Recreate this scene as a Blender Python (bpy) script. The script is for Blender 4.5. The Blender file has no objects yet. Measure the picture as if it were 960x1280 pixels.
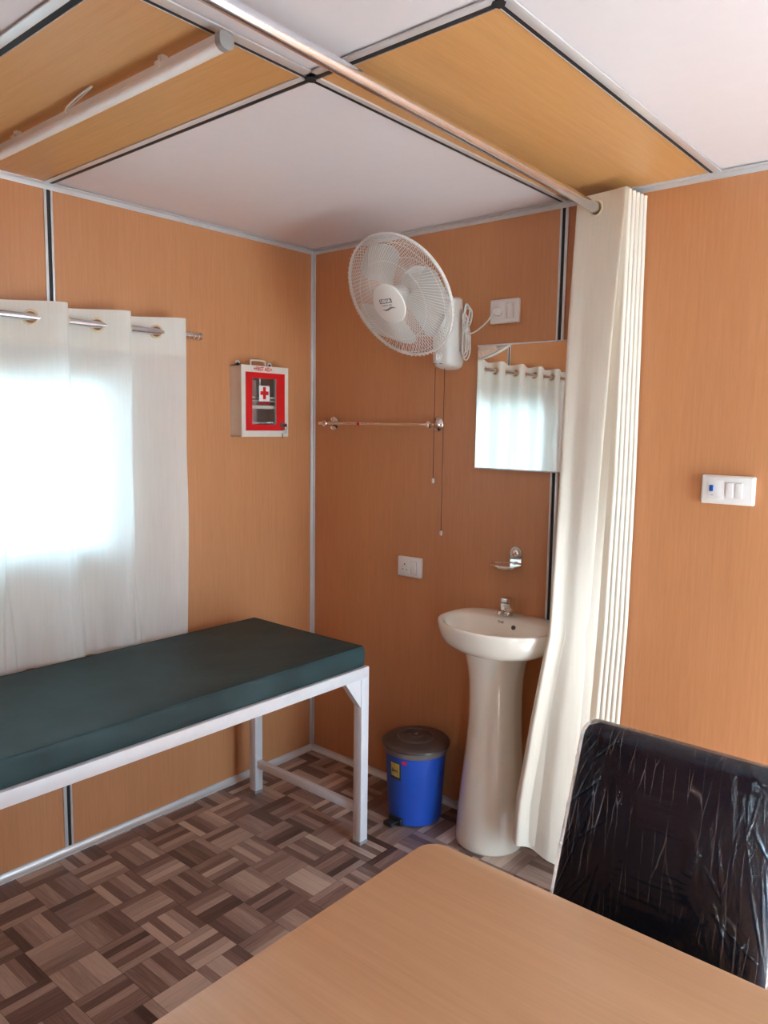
import bpy, bmesh, math, random
from mathutils import Vector, Matrix, noise
random.seed(7)
PI = math.pi
sc = bpy.context.scene
COL = sc.collection

# ------------------------------------------------------------------ node helpers
class NT:
    def __init__(s, name):
        s.m = bpy.data.materials.new(name); s.m.use_nodes = True
        s.t = s.m.node_tree; s.t.nodes.clear()
        s.out = s.t.nodes.new('ShaderNodeOutputMaterial')
    def n(s, typ, ins=None, **kw):
        nd = s.t.nodes.new('ShaderNode' + typ)
        for k, v in kw.items(): setattr(nd, k, v)
        for k, v in (ins or {}).items():
            sk = nd.inputs[k]
            if isinstance(v, bpy.types.NodeSocket): s.t.links.new(v, sk)
            elif isinstance(v, bpy.types.Node): s.t.links.new(v.outputs[0], sk)
            else: sk.default_value = v
        return nd
    def math(s, op, a, b=0.0, c=0.0):
        return s.n('Math', {0: a, 1: b, 2: c}, operation=op).outputs[0]
    def ramp(s, fac, stops, interp='LINEAR'):
        nd = s.n('ValToRGB', {'Fac': fac}); cr = nd.color_ramp; cr.interpolation = interp
        while len(cr.elements) < len(stops): cr.elements.new(0.5)
        for e, (p, c) in zip(cr.elements, stops):
            e.position = p; e.color = (*c, 1) if len(c) == 3 else c
        return nd.outputs[0]
    def surf(s, sh): s.t.links.new(sh.outputs[0] if isinstance(sh, bpy.types.Node) else sh, s.out.inputs[0]); return s.m

def lin(r, g, b):
    f = lambda c: (c/255/12.92) if c/255 <= .04045 else ((c/255+.055)/1.055)**2.4
    return (f(r), f(g), f(b))
def c4(c): return (*c, 1)

def simple(name, col, rough=.5, metal=0, spec=.5, bump=0, bscale=200, vary=.04, coat=0, aniso=None):
    """principled material with a fine procedural variation of tone and surface"""
    t = NT(name)
    tc = t.n('TexCoord').outputs['Object']
    nz = t.n('TexNoise', {'Vector': tc, 'Scale': bscale*.12, 'Detail': 4.0})
    c = t.ramp(nz.outputs['Fac'], [(.3, tuple(max(0, x*(1-vary)) for x in col)), (.7, tuple(min(1, x*(1+vary)) for x in col))])
    ins = {'Base Color': c, 'Roughness': rough, 'Metallic': metal, 'Specular IOR Level': spec, 'Coat Weight': coat, 'Coat Roughness': .05}
    if bump:
        n2 = t.n('TexNoise', {'Vector': tc, 'Scale': bscale, 'Detail': 3.0})
        ins['Normal'] = t.n('Bump', {'Height': n2.outputs['Fac'], 'Strength': bump, 'Distance': .001}).outputs[0]
    return t.surf(t.n('BsdfPrincipled', ins))

def wood(name, ca, cb, axis, rough=.42, streak=110, coord='Position'):
    """beech laminate, grain running along the axis"""
    t = NT(name)
    if coord == 'Position': p = t.n('NewGeometry').outputs['Position']
    else: p = t.n('TexCoord').outputs['Object']
    s = [1, 1, 1]; s[axis] = .035
    mp = t.n('Mapping', {'Vector': p, 'Scale': tuple(s)})
    n1 = t.n('TexNoise', {'Vector': mp, 'Scale': float(streak), 'Detail': 5.0, 'Roughness': .6})
    s2 = [1, 1, 1]; s2[axis] = .12
    mp2 = t.n('Mapping', {'Vector': p, 'Scale': tuple(s2)})
    n2 = t.n('TexNoise', {'Vector': mp2, 'Scale': 5.0, 'Detail': 3.0})
    n3 = t.n('TexNoise', {'Vector': mp, 'Scale': streak*4.0, 'Detail': 2.0})
    f = t.math('ADD', t.math('MULTIPLY', n1.outputs['Fac'], .5), t.math('MULTIPLY', n2.outputs['Fac'], .3))
    f = t.math('ADD', f, t.math('MULTIPLY', n3.outputs['Fac'], .2))
    c = t.ramp(f, [(.28, ca), (.72, cb)])
    return t.surf(t.n('BsdfPrincipled', {'Base Color': c, 'Roughness': rough, 'Specular IOR Level': .6,
        'Normal': t.n('Bump', {'Height': n3.outputs['Fac'], 'Strength': .06, 'Distance': .001}).outputs[0]}))

M = {}
M['wall_wood'] = wood('wall_laminate', (.48, .198, .080), (.62, .278, .122), 2)
M['ceil_wood_x'] = wood('ceiling_laminate_x', (.54, .27, .09), (.67, .36, .135), 0)
M['ceil_wood_y'] = wood('ceiling_laminate_y', (.54, .27, .09), (.67, .36, .135), 1)
M['table_wood'] = wood('table_laminate', (.55, .315, .17), (.67, .41, .235), 0, rough=.3, streak=45)
M['white_panel'] = simple('white_ceiling_panel', lin(226, 222, 226), .35, vary=.01)
M['alu'] = simple('aluminium_trim', (.72, .72, .73), .36, .45, vary=.06, bscale=60)
M['rubber'] = simple('black_rubber', (.012, .012, .014), .6)
M['chrome'] = simple('chrome', (.82, .80, .78), .08, 1.0, vary=.02)
M['steel'] = simple('brushed_steel', (.78, .83, .90), .22, 1.0, vary=.05)
M['white_paint'] = simple('white_enamel_paint', lin(222, 222, 226), .3, bump=.05, vary=.03)
M['white_plastic'] = simple('white_plastic', lin(228, 224, 220), .35, vary=.02)
M['grey_plastic'] = simple('grey_plastic', lin(150, 148, 146), .5)
M['fan_plastic'] = simple('fan_plastic', lin(224, 220, 214), .35, vary=.02)
M['blade'] = simple('fan_blade_plastic', lin(206, 203, 198), .4, vary=.02)
M['cord_black'] = simple('black_cord', (.02, .015, .012), .7)
M['red'] = simple('red_paint', lin(205, 22, 26), .35, vary=.03)
M['pink'] = simple('pink_sticker', lin(214, 30, 90), .5)
M['box_white'] = simple('box_white_paint', lin(216, 205, 192), .4, vary=.03)
M['print_dark'] = simple('dark_print', (.06, .06, .065), .5)
M['print_grey'] = simple('grey_print', (.16, .16, .17), .5)
M['sticker'] = simple('yellow_sticker', lin(206, 180, 96), .5, bscale=400, vary=.2)
M['sticker_dark'] = simple('sticker_border', (.02, .022, .015), .5)
M['blue_plastic'] = simple('blue_plastic', lin(38, 84, 190), .38, bump=.08, bscale=120, vary=.05)
M['blue_switch'] = simple('blue_switch', lin(20, 80, 160), .35)
M['lid'] = simple('dark_brown_plastic', lin(74, 60, 56), .35, vary=.08, bump=.1)
M['lid_rim'] = simple('lid_rim_plastic', lin(118, 108, 104), .35)
M['black_plastic'] = simple('black_plastic', (.018, .018, .02), .4)
M['ceramic'] = simple('glazed_ceramic', lin(236, 228, 214), .08, coat=.6, vary=.01)
M['black_vinyl'] = simple('black_leatherette', (.008, .013, .030), .5, spec=.12, bump=.4, bscale=300, vary=.15)
M['key_metal'] = simple('key_metal', (.22, .20, .19), .35, .9)
M['chrome_leg'] = simple('chair_frame_metal', (.7, .7, .7), .2, 1.0)
M['diffuser'] = simple('lamp_diffuser', lin(236, 234, 232), .3, vary=.01)
M['outside'] = simple('sunlit_ground', (.55, .55, .53), .9, vary=.2, bscale=10)

def floor_mat():
    t = NT('parquet_vinyl')
    sx = t.n('SeparateXYZ', {0: t.n('NewGeometry').outputs['Position']})
    T = .15
    u = t.math('DIVIDE', t.math('SUBTRACT', sx.outputs[0], .72-15*T), T)
    v = t.math('DIVIDE', t.math('SUBTRACT', sx.outputs[1], -1.465-15*T), T)
    iu, iv = t.math('FLOOR', u), t.math('FLOOR', v)
    fu, fv = t.math('FRACT', u), t.math('FRACT', v)
    par = t.math('MODULO', t.math('ADD', iu, iv), 2.0)       # 0: strips run along x
    mix = lambda f, a, b: t.math('ADD', t.math('MULTIPLY', a, t.math('SUBTRACT', 1.0, f)), t.math('MULTIPLY', b, f))
    across, along = mix(par, fv, fu), mix(par, fu, fv)
    strip = t.math('FLOOR', t.math('MULTIPLY', across, 5.0))
    fs = t.math('FRACT', t.math('MULTIPLY', across, 5.0))
    key = t.n('CombineXYZ', {0: iu, 1: iv, 2: strip})
    r1 = t.n('TexWhiteNoise', {'Vector': key}, noise_dimensions='3D').outputs['Value']
    r2 = t.n('TexWhiteNoise', {'Vector': t.n('CombineXYZ', {0: iu, 1: iv, 2: 9.0})}, noise_dimensions='3D').outputs['Value']
    gv = t.n('CombineXYZ', {0: t.math('ADD', t.math('MULTIPLY', across, 30.0), t.math('MULTIPLY', r1, 40.0)), 1: t.math('MULTIPLY', along, 1.6), 2: t.math('MULTIPLY', r1, 90.0)})
    g = t.n('TexNoise', {'Vector': gv, 'Scale': 1.0, 'Detail': 4.0, 'Distortion': .6}).outputs['Fac']
    wv = t.n('TexWave', {'Vector': gv, 'Scale': .5, 'Distortion': 6.0, 'Detail': 2.0, 'Detail Scale': 1.0}).outputs['Fac']
    f = t.math('ADD', t.math('MULTIPLY', r1, .5), t.math('MULTIPLY', r2, .22))
    f = t.math('ADD', f, t.math('MULTIPLY', g, .34))
    f = t.math('ADD', f, t.math('MULTIPLY', wv, .06))
    c = t.ramp(f, [(.22, lin(84, 62, 57)), (.45, lin(128, 102, 93)), (.66, lin(172, 148, 136)), (.85, lin(208, 186, 170))])
    e1 = t.math('MINIMUM', t.math('MINIMUM', fu, t.math('SUBTRACT', 1.0, fu)), t.math('MINIMUM', fv, t.math('SUBTRACT', 1.0, fv)))
    e2 = t.math('MINIMUM', fs, t.math('SUBTRACT', 1.0, fs))
    seam = t.math('MAXIMUM', t.math('LESS_THAN', e1, .006), t.math('MULTIPLY', t.math('LESS_THAN', e2, .02), .45))
    c = t.n('Mix', {0: t.math('MULTIPLY', seam, .6), 6: c, 7: c4(lin(52, 36, 32))}, data_type='RGBA').outputs[2]
    return t.surf(t.n('BsdfPrincipled', {'Base Color': c, 'Roughness': .38, 'Specular IOR Level': .5,
        'Normal': t.n('Bump', {'Height': g, 'Strength': .1, 'Distance': .001}).outputs[0]}))
M['floor'] = floor_mat()

def cloth(name, col, transl, transp, scale=900, rough=1.0, sheen=.0, backcol=None):
    t = NT(name)
    tc = t.n('TexCoord').outputs['Object']
    nz = t.n('TexNoise', {'Vector': tc, 'Scale': float(scale), 'Detail': 2.0})
    mp = t.n('Mapping', {'Vector': tc, 'Scale': (1, 1, .05)})
    n2 = t.n('TexNoise', {'Vector': mp, 'Scale': 150.0, 'Detail': 2.0})
    c = t.ramp(n2.outputs['Fac'], [(.3, tuple(x*.96 for x in col)), (.7, col)])
    nb = t.n('Bump', {'Height': nz.outputs['Fac'], 'Strength': .15, 'Distance': .0006}).outputs[0]
    d = t.n('BsdfPrincipled', {'Base Color': c, 'Roughness': .6, 'Specular IOR Level': .25, 'Sheen Weight': sheen, 'Normal': nb})
    tr = t.n('BsdfTranslucent', {'Color': c, 'Normal': nb})
    s = t.n('MixShader', {0: transl, 1: d.outputs[0], 2: tr.outputs[0]})
    if transp:
        s = t.n('MixShader', {0: transp, 1: s.outputs[0], 2: t.n('BsdfTransparent').outputs[0]})
    return t.surf(s)
M['sheer'] = cloth('sheer_curtain_cloth', (.93, .945, .91), .42, .03)
M['hem'] = cloth('curtain_header_cloth', (.90, .89, .82), .28, 0)
M['cream'] = cloth('cream_curtain_cloth', (.87, .81, .70), .15, 0, sheen=.1)

def glassy(name, fac, rough=.02, tint=(1, 1, 1), bumps=None):
    t = NT(name)
    ins = {'Roughness': rough, 'Color': (1, 1, 1, 1)}
    fr = t.n('Fresnel', {'IOR': 1.45})
    f = t.math('MINIMUM', t.math('MULTIPLY', fr.outputs[0], fac), .9)
    if bumps:
        tc = t.n('TexCoord').outputs['Object']
        mp = t.n('Mapping', {'Vector': tc, 'Scale': (9, 4, 2.0), 'Rotation': (0, .35, 0)})
        nz = t.n('TexNoise', {'Vector': mp, 'Scale': 3.2, 'Detail': 6.0, 'Distortion': 1.2, 'Roughness': .6})
        nb = t.n('Bump', {'Height': nz.outputs['Fac'], 'Strength': bumps, 'Distance': .03}).outputs[0]
        ins['Normal'] = nb; t.t.links.new(nb, fr.inputs['Normal'])
    g = t.n('BsdfGlossy', ins)
    if bumps:      # pale bluish lines painted in: crease whitening and highlight streaks of the film
        mq_ = t.n('Mapping', {'Vector': tc, 'Scale': (26, 3, 2.0), 'Rotation': (0, .42, 0)})
        wn = t.n('TexNoise', {'Vector': tc, 'Scale': 5.0, 'Detail': 3.0})
        mv = t.n('Mix', {0: .25, 4: mq_.outputs[0], 5: wn.outputs['Color']}, data_type='VECTOR')
        vo = t.n('TexVoronoi', {'Vector': mv.outputs[1], 'Scale': 2.2, 'Randomness': 1.0}, feature='DISTANCE_TO_EDGE')
        ln = t.ramp(vo.outputs['Distance'], [(0.0, (1, 1, 1)), (.026, (0, 0, 0))])
        gate = t.ramp(t.n('TexNoise', {'Vector': tc, 'Scale': 9.0, 'Detail': 2.0}).outputs['Fac'], [(.42, (0, 0, 0)), (.58, (1, 1, 1))])
        fm = t.math('MULTIPLY', t.math('MULTIPLY', ln, gate), .34)
        g2 = t.n('BsdfGlossy', {'Roughness': .45, 'Color': (.62, .80, 1, 1)})
    tr = t.n('BsdfTransparent', {'Color': c4(tint)})
    s = t.n('MixShader', {0: f, 1: tr.outputs[0], 2: g.outputs[0]})
    if bumps: s = t.n('MixShader', {0: fm, 1: s.outputs[0], 2: g2.outputs[0]})
    return t.surf(s)
M['glass'] = glassy('clear_glass', 1.0)
M['window_glass'] = glassy('tinted_window_glass', 1.0, tint=(.78, .80, .80))
M['plastic_film'] = glassy('clear_plastic_film', 1.15, .06, bumps=.25)
def mirror_mat():
    t = NT('mirror_glass'); return t.surf(t.n('BsdfPrincipled', {'Base Color': (.9, .92, .9, 1), 'Metallic': 1.0, 'Roughness': .005}))
M['mirror'] = mirror_mat()

# ------------------------------------------------------------------ mesh helpers
ORG = {}
class MB:
    def __init__(s): s.b = bmesh.new()
    def box(s, lo, hi, bevel=0, mat=None, seg=2):
        lo, hi = Vector(lo), Vector(hi)
        r = bmesh.ops.create_cube(s.b, size=1)
        for v in r['verts']:
            v.co = Vector([lo[i] + (v.co[i]+.5)*(hi[i]-lo[i]) for i in range(3)])
        if bevel:
            es = list({e for v in r['verts'] for e in v.link_edges})
            r2 = bmesh.ops.bevel(s.b, geom=es, offset=bevel, segments=seg, profile=.5, affect='EDGES')
            vs = list({v for f in r2['faces'] for v in f.verts} | {v for v in r['verts'] if v.is_valid})
        else: vs = r['verts']
        if mat is not None:
            for v in vs: v.co = mat @ v.co
        return s
    def grid(s, P, closeu=False, closev=False):
        """P[i][j] points -> quads"""
        V = [[s.b.verts.new(p) for p in row] for row in P]
        n, m = len(V), len(V[0])
        for i in range(n if closeu else n-1):
            for j in range(m if closev else m-1):
                a, b_, c, d = V[i][j], V[(i+1) % n][j], V[(i+1) % n][(j+1) % m], V[i][(j+1) % m]
                q = []
                for x in (a, b_, c, d):
                    if x not in q: q.append(x)
                if len(q) > 2:
                    try: s.b.faces.new(q)
                    except ValueError: pass
        return V
    def cap(s, ring):
        try: s.b.faces.new(ring)
        except ValueError: pass
    def tube(s, pts, r, seg=10, caps=True, closed=False):
        pts = [Vector(p) for p in pts]; n = len(pts)
        rr = r if isinstance(r, (list, tuple)) else [r]*n
        prev = None; rings = []
        for i, p in enumerate(pts):
            if closed: d = pts[(i+1) % n]-pts[i-1]
            else: d = pts[min(i+1, n-1)]-pts[max(i-1, 0)]
            d.normalize()
            if prev is None:
                a = Vector((0, 0, 1)) if abs(d.z) < .9 else Vector((1, 0, 0))
                u = d.cross(a).normalized()
            else:
                u = (prev - d*prev.dot(d)).normalized()
            prev = u; w = d.cross(u)
            rings.append([p + (u*math.cos(2*PI*k/seg)+w*math.sin(2*PI*k/seg))*rr[i] for k in range(seg)])
        V = s.grid(rings, closeu=closed, closev=True)
        if caps and not closed: s.cap(V[0][::-1]); s.cap(V[-1])
        return s
    def cyl(s, a, b, r, r2=None, seg=20):
        a, b = Vector(a), Vector(b)
        return s.tube([a, b], [r, r if r2 is None else r2], seg)
    def lathe(s, prof, mat=None, seg=40, cap0=True, cap1=True, sx=1, sy=1):
        mat = mat or Matrix.Identity(4)
        rings = [[mat @ Vector((r*sx*math.cos(2*PI*k/seg), r*sy*math.sin(2*PI*k/seg), z)) for k in range(seg)] for r, z in prof]
        V = s.grid(rings, closev=True)
        if cap0: s.cap(V[0][::-1])
        if cap1: s.cap(V[-1])
        return s
    def prism(s, poly, ax, h0, h1, mat=None):
        """poly 2D; ax = normal axis; remaining axes in cyclic-sorted order"""
        o = [i for i in range(3) if i != ax]
        def P(q, h):
            v = Vector((0, 0, 0)); v[o[0]] = q[0]; v[o[1]] = q[1]; v[ax] = h
            return mat @ v if mat is not None else v
        A = [s.b.verts.new(P(q, h0)) for q in poly]; B = [s.b.verts.new(P(q, h1)) for q in poly]
        n = len(poly)
        s.b.faces.new(A[::-1]); s.b.faces.new(B)
        for i in range(n): s.b.faces.new([A[i], A[(i+1) % n], B[(i+1) % n], B[i]])
        return s
    def xf(s, mat):
        bmesh.ops.transform(s.b, matrix=mat, verts=s.b.verts); return s
    def build(s, name, mat, parent=None, origin=None, smooth=True, angle=35, normals=True):
        if normals: bmesh.ops.recalc_face_normals(s.b, faces=s.b.faces)
        me = bpy.data.meshes.new(name); s.b.to_mesh(me); s.b.free()
        if parent is not None: org = ORG[parent.name]
        elif origin is not None: org = Vector(origin)
        else: org = Vector((0, 0, 0))
        me.transform(Matrix.Translation(-org))
        me.materials.append(M[mat])
        if smooth:
            me.shade_smooth()
            try: me.set_sharp_from_angle(angle=math.radians(angle))
            except Exception: pass
        o = bpy.data.objects.new(name, me); COL.objects.link(o)
        if parent is not None: o.parent = parent
        else: o.location = org
        ORG[o.name] = org
        return o

def thing(name, label, cat, loc, group=None):
    o = bpy.data.objects.new(name, None); COL.objects.link(o); o.location = loc; o.empty_display_size = .05
    o['label'] = label; o['category'] = cat
    if group: o['group'] = group
    ORG[o.name] = Vector(loc); return o
def tag(o, label, cat, group=None):
    o['label'] = label; o['category'] = cat
    if group: o['group'] = group
    return o
def struct(o): o['kind'] = 'structure'; return o
def text_mesh(s, size, mat, name, parent, frame, depth=.0006, bold=0, sx=1.0):
    cu = bpy.data.curves.new('txt', 'FONT'); cu.body = s; cu.size = size; cu.align_x = 'CENTER'; cu.align_y = 'CENTER'
    cu.extrude = depth/2; cu.offset = bold
    to = bpy.data.objects.new('txt', cu); COL.objects.link(to)
    bpy.context.view_layer.update()
    me = bpy.data.meshes.new_from_object(to.evaluated_get(bpy.context.evaluated_depsgraph_get()))
    bpy.data.objects.remove(to); bpy.data.curves.remove(cu)
    me.name = name; me.transform(Matrix.Diagonal((sx, 1, 1, 1))); me.transform(frame)
    me.transform(Matrix.Translation(-ORG[parent.name]))
    me.materials.clear(); me.materials.append(M[mat])
    o = bpy.data.objects.new(name, me); COL.objects.link(o); o.parent = parent; ORG[o.name] = ORG[parent.name]
    return o
def frame_of(origin, xa, ya):
    xa, ya = Vector(xa).normalized(), Vector(ya); ya = (ya-xa*ya.dot(xa)).normalized(); za = xa.cross(ya)
    m = Matrix((xa, ya, za)).transposed().to_4x4(); m.translation = Vector(origin); return m
def smooth_path(ctrl, n=8, closed=False):
    P = [Vector(p) for p in ctrl]; out = []; m = len(P)
    for i in range(m if closed else m-1):
        g = (lambda k: P[k % m]) if closed else (lambda k: P[min(max(k, 0), m-1)])
        p0, p1, p2, p3 = g(i-1), g(i), g(i+1), g(i+2)
        for k in range(n):
            t = k/n
            out.append(.5*((2*p1)+(-p0+p2)*t+(2*p0-5*p1+4*p2-p3)*t*t+(-p0+3*p1-3*p2+p3)*t**3))
    if not closed: out.append(P[-1])
    return out

# ------------------------------------------------------------------ room shell
H = 2.4; JX1, JX2 = 1.273, 1.783; JY1, JY2 = -1.253, -1.766
RX, RY = 4.0, -3.05
TH = .06
WY0, WY1, WZ0, WZ1 = -2.22, -1.0, 1.08, 1.80           # window in the left wall
DY0, DY1, DZ = -1.35, -.22, 2.05                         # doorway in the right wall
FX0, FX1, FZ0, FZ1 = 3.25, 3.88, 0.0, 2.05                # second doorway, in the wall behind the camera

struct(MB().box((-TH, RY-TH, -.06), (RX+TH, TH, 0)).build('floor', 'floor', smooth=False))
struct(MB().box((-TH, 0, 0), (RX+TH, TH, H)).build('wall_back', 'wall_wood', smooth=False))
b = MB()
b.box((-TH, RY, 0), (0, 0, WZ0)); b.box((-TH, RY, WZ1), (0, 0, H))
b.box((-TH, RY, WZ0), (0, WY0, WZ1)); b.box((-TH, WY1, WZ0), (0, 0, WZ1))
struct(b.build('wall_left', 'wall_wood', smooth=False))
b = MB()
b.box((RX, RY, 0), (RX+TH, DY0, H)); b.box((RX, DY1, 0), (RX+TH, 0, H)); b.box((RX, DY0, DZ), (RX+TH, DY1, H))
struct(b.build('wall_right', 'wall_wood', smooth=False))
b = MB()
b.box((-TH, RY-TH, 0), (FX0, RY, H)); b.box((FX1, RY-TH, 0), (RX+TH, RY, H))
b.box((FX0, RY-TH, FZ1), (FX1, RY, H))
struct(b.build('wall_front', 'wall_wood', smooth=False))
# ceiling panels: white ones as the ceiling with wood-look strips let in
c = struct(MB().box((-TH, RY-TH, H), (RX+TH, TH, H+.06)).build('ceiling', 'white_panel', smooth=False))
p = MB().box((0, JY2, H-.003), (JX1, JY1, H+.0)).build('wood_panel', 'ceil_wood_x', c, smooth=False)
p = MB().box((JX1, JY1, H-.003), (JX2, 0, H+.0)).build('wood_panel', 'ceil_wood_y', c, smooth=False)

# outside ground, sunlit
struct(MB().box((-8, -12, -.5), (14, 8, -.35)).build('ground', 'outside', smooth=False))

TR = [0]
def joint(p0, p1, nrm, side, wa, wb, wc):
    """aluminium strip with a black rubber gasket; side = direction from the first silver lip to the last"""
    p0, p1, nrm, side = Vector(p0), Vector(p1), Vector(nrm), Vector(side)
    TR[0] += 1
    d = (p1-p0); L = d.length; d.normalize()
    m = Matrix((d, side, nrm)).transposed().to_4x4(); m.translation = p0
    a = MB()
    a.box((0, -wb/2-wa, 0), (L, -wb/2, .004), .001, m); a.box((0, wb/2, 0), (L, wb/2+wc, .004), .001, m)
    a.box((0, -wb/2, 0), (L, wb/2, .001), 0, m)
    o = a.build('trim_%d' % TR[0], 'alu'); struct(o)
    MB().box((0, -wb/2+.0005, .0008), (L, wb/2-.0005, .0032), .001, m).build('rubber_gasket', 'rubber', o)
    return o
CL = .022
BL = .028
joint((JX1, 0, BL), (JX1, 0, H-CL), (0, -1, 0), (1, 0, 0), .008, .0125, .012)
joint((0, JY1, BL), (0, JY1, WZ0), (1, 0, 0), (0, 1, 0), .013, .0125, .008)
joint((0, JY1, WZ1), (0, JY1, H-CL), (1, 0, 0), (0, 1, 0), .010, .013, .008)
joint((0, JY2, BL), (0, JY2, WZ0), (1, 0, 0), (0, 1, 0), .010, .013, .008)
joint((0, JY2, WZ1), (0, JY2, H-CL), (1, 0, 0), (0, 1, 0), .010, .013, .008)
D = (0, 0, -1)
joint((CL, JY1, H-.003), (JX1-.01, JY1, H-.003), D, (0, -1, 0), .001, .014, .019)
joint((CL, JY2, H-.003), (JX1-.01, JY2, H-.003), D, (0, -1, 0), .001, .016, .024)
joint((JX1, -CL, H-.003), (JX1, JY1+.008, H-.003), D, (1, 0, 0), .001, .012, .017)
joint((JX1, JY1-.008, H-.003), (JX1, RY+CL, H-.003), D, (1, 0, 0), .001, .011, .027)
joint((JX1+.006, JY1, H-.003), (JX2+.002, JY1, H-.003), D, (0, -1, 0), .001, .016, .020)
joint((JX2, -CL, H-.003), (JX2, JY1-.008, H-.003), D, (1, 0, 0), .001, .011, .024)
joint((JX2, JY1-.01, H-.003), (JX2, RY+CL, H-.003), D, (1, 0, 0), .001, .011, .024)
for (x_, y_) in ((JX1+.003, JY1-.002), (JX2+.001, JY1-.004)):
    b = MB()
    b.prism([(x_-.016, y_-.002), (x_-.004, y_-.014), (x_+.012, y_-.012), (x_+.016, y_+.002), (x_+.004, y_+.014), (x_-.006, y_+.014)], 2, H-.0085, H-.003)
    TR[0] += 1; struct(b.build('trim_%d' % TR[0], 'rubber'))
def angle_trim(name, boxes, mat='alu'):
    a = MB()
    for lo, hi in boxes: a.box(lo, hi, .0008)
    return struct(a.build(name, mat))
e = .003
TR[0] += 1; angle_trim('trim_%d' % TR[0], [((0, -e, H-CL), (RX, 0, H-e)), ((0, -CL, H-e-.003), (RX, 0, H-e))])
TR[0] += 1; angle_trim('trim_%d' % TR[0], [((0, RY, H-CL), (e, -e, H-e)), ((0, RY, H-e-.003), (CL, -CL, H-e))])
TR[0] += 1; angle_trim('trim_%d' % TR[0], [((0, -e-.001, BL), (.017, 0, H-CL)), ((0, -.017, BL), (e+.001, 0, H-CL))])
TR[0] += 1; angle_trim('trim_%d' % TR[0], [((RX-e, RY, H-CL), (RX, 0, H-e)), ((0, RY, H-CL), (RX, RY+e, H-e))])
def coved(name, lo, hi, axis):
    a = MB()
    n = 7
    prof = [(0, 0), (.02, 0), (.02, .004)]
    for k in range(n):
        t = k/(n-1)*PI/2
        prof.append((.02-.017*math.sin(t), .004+.020*(1-math.cos(t))))
    prof += [(.003, BL), (0, BL)]
    if axis == 'x':   # along x on back wall; offset toward -y
        V = [[(x, -q[0], q[1]) for q in prof] for x in (lo, hi)]
    elif axis == 'y':
        V = [[(q[0], y, q[1]) for q in prof] for y in (lo, hi)]
    elif axis == 'xf':
        V = [[(x, RY+q[0], q[1]) for q in prof] for x in (lo, hi)]
    else:
        V = [[(RX-q[0], y, q[1]) for q in prof] for y in (lo, hi)]
    VV = a.grid(V, closev=True); a.cap(VV[0]); a.cap(VV[1])
    return struct(a.build(name, 'alu'))
coved('baseboard_back', 0, RX, 'x'); coved('baseboard_left', RY, 0, 'y'); coved('baseboard_front', 0, FX0, 'xf')
a = MB(); a.box((RX-.012, RY, 0), (RX, DY0, BL), .001); a.box((RX-.012, DY1, 0), (RX, 0, BL), .001); struct(a.build('baseboard_right', 'alu'))
# screws in baseboard and corner trim
for (x, y, z) in [(0, -.62, .016), (0, -.38, .016), (0, -.78, .016)]:
    pass

# windows
def window(name, fixed, lo, hi, z0, z1, axis):
    """sliding aluminium window set in a wall opening"""
    f = MB()
    w = .035
    def bx(a0, a1, c0, c1, d0, d1):
        if axis == 'y': return ((d0, a0, c0), (d1, a1, c1))
        return ((a0, d0, c0), (a1, d1, c1))
    d0, d1 = fixed
    for r in [(lo, lo+w, z0, z1), (hi-w, hi, z0, z1), (lo+w, hi-w, z0, z0+w), (lo+w, hi-w, z1-w, z1)]:
        f.box(*bx(*r, d0, d1), .002)
    m = (lo+hi)/2
    fr = struct(f.build(name, 'alu'))
    dm = (d0+d1)/2
    s = MB()
    for (a0, a1, e0, e1) in [(lo+w, m+.02, d0+.004, dm-.002), (m-.02, hi-w, dm+.002, d1-.004)]:
        for r in [(a0, a0+.03, z0+w, z1-w), (a1-.03, a1, z0+w, z1-w), (a0+.03, a1-.03, z0+w, z0+w+.03), (a0+.03, a1-.03, z1-w-.03, z1-w)]:
            s.box(*bx(*r, e0, e1), .002)
    s.build('sash', 'alu', fr)
    g = MB()
    for (a0, a1, ee) in [(lo+w+.03, m-.01, (d0+dm)/2), (m+.01, hi-w-.03, (dm+d1)/2)]:
        g.box(*bx(a0-.005, a1+.005, z0+w+.025, z1-w-.025, ee-.002, ee+.002))
    g.build('glass_pane', 'window_glass', fr, smooth=False)
window('window_1', (-.055, -.005), WY0, WY1, WZ0, WZ1, 'y')
f = MB(); w = .035
f.box((FX0, RY-TH-.005, 0), (FX0+w, RY+.005, FZ1), .002); f.box((FX1-w, RY-TH-.005, 0), (FX1, RY+.005, FZ1), .002)
f.box((FX0+w, RY-TH-.005, FZ1-w), (FX1-w, RY+.005, FZ1), .002)
struct(f.build('door_2', 'alu'))
# open doorway frame in the right wall
f = MB(); w = .04
f.box((RX-.005, DY0, 0), (RX+TH+.005, DY0+w, DZ), .002); f.box((RX-.005, DY1-w, 0), (RX+TH+.005, DY1, DZ), .002)
f.box((RX-.005, DY0+w, DZ-w), (RX+TH+.005, DY1-w, DZ), .002)
struct(f.build('door_1', 'alu'))

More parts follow.
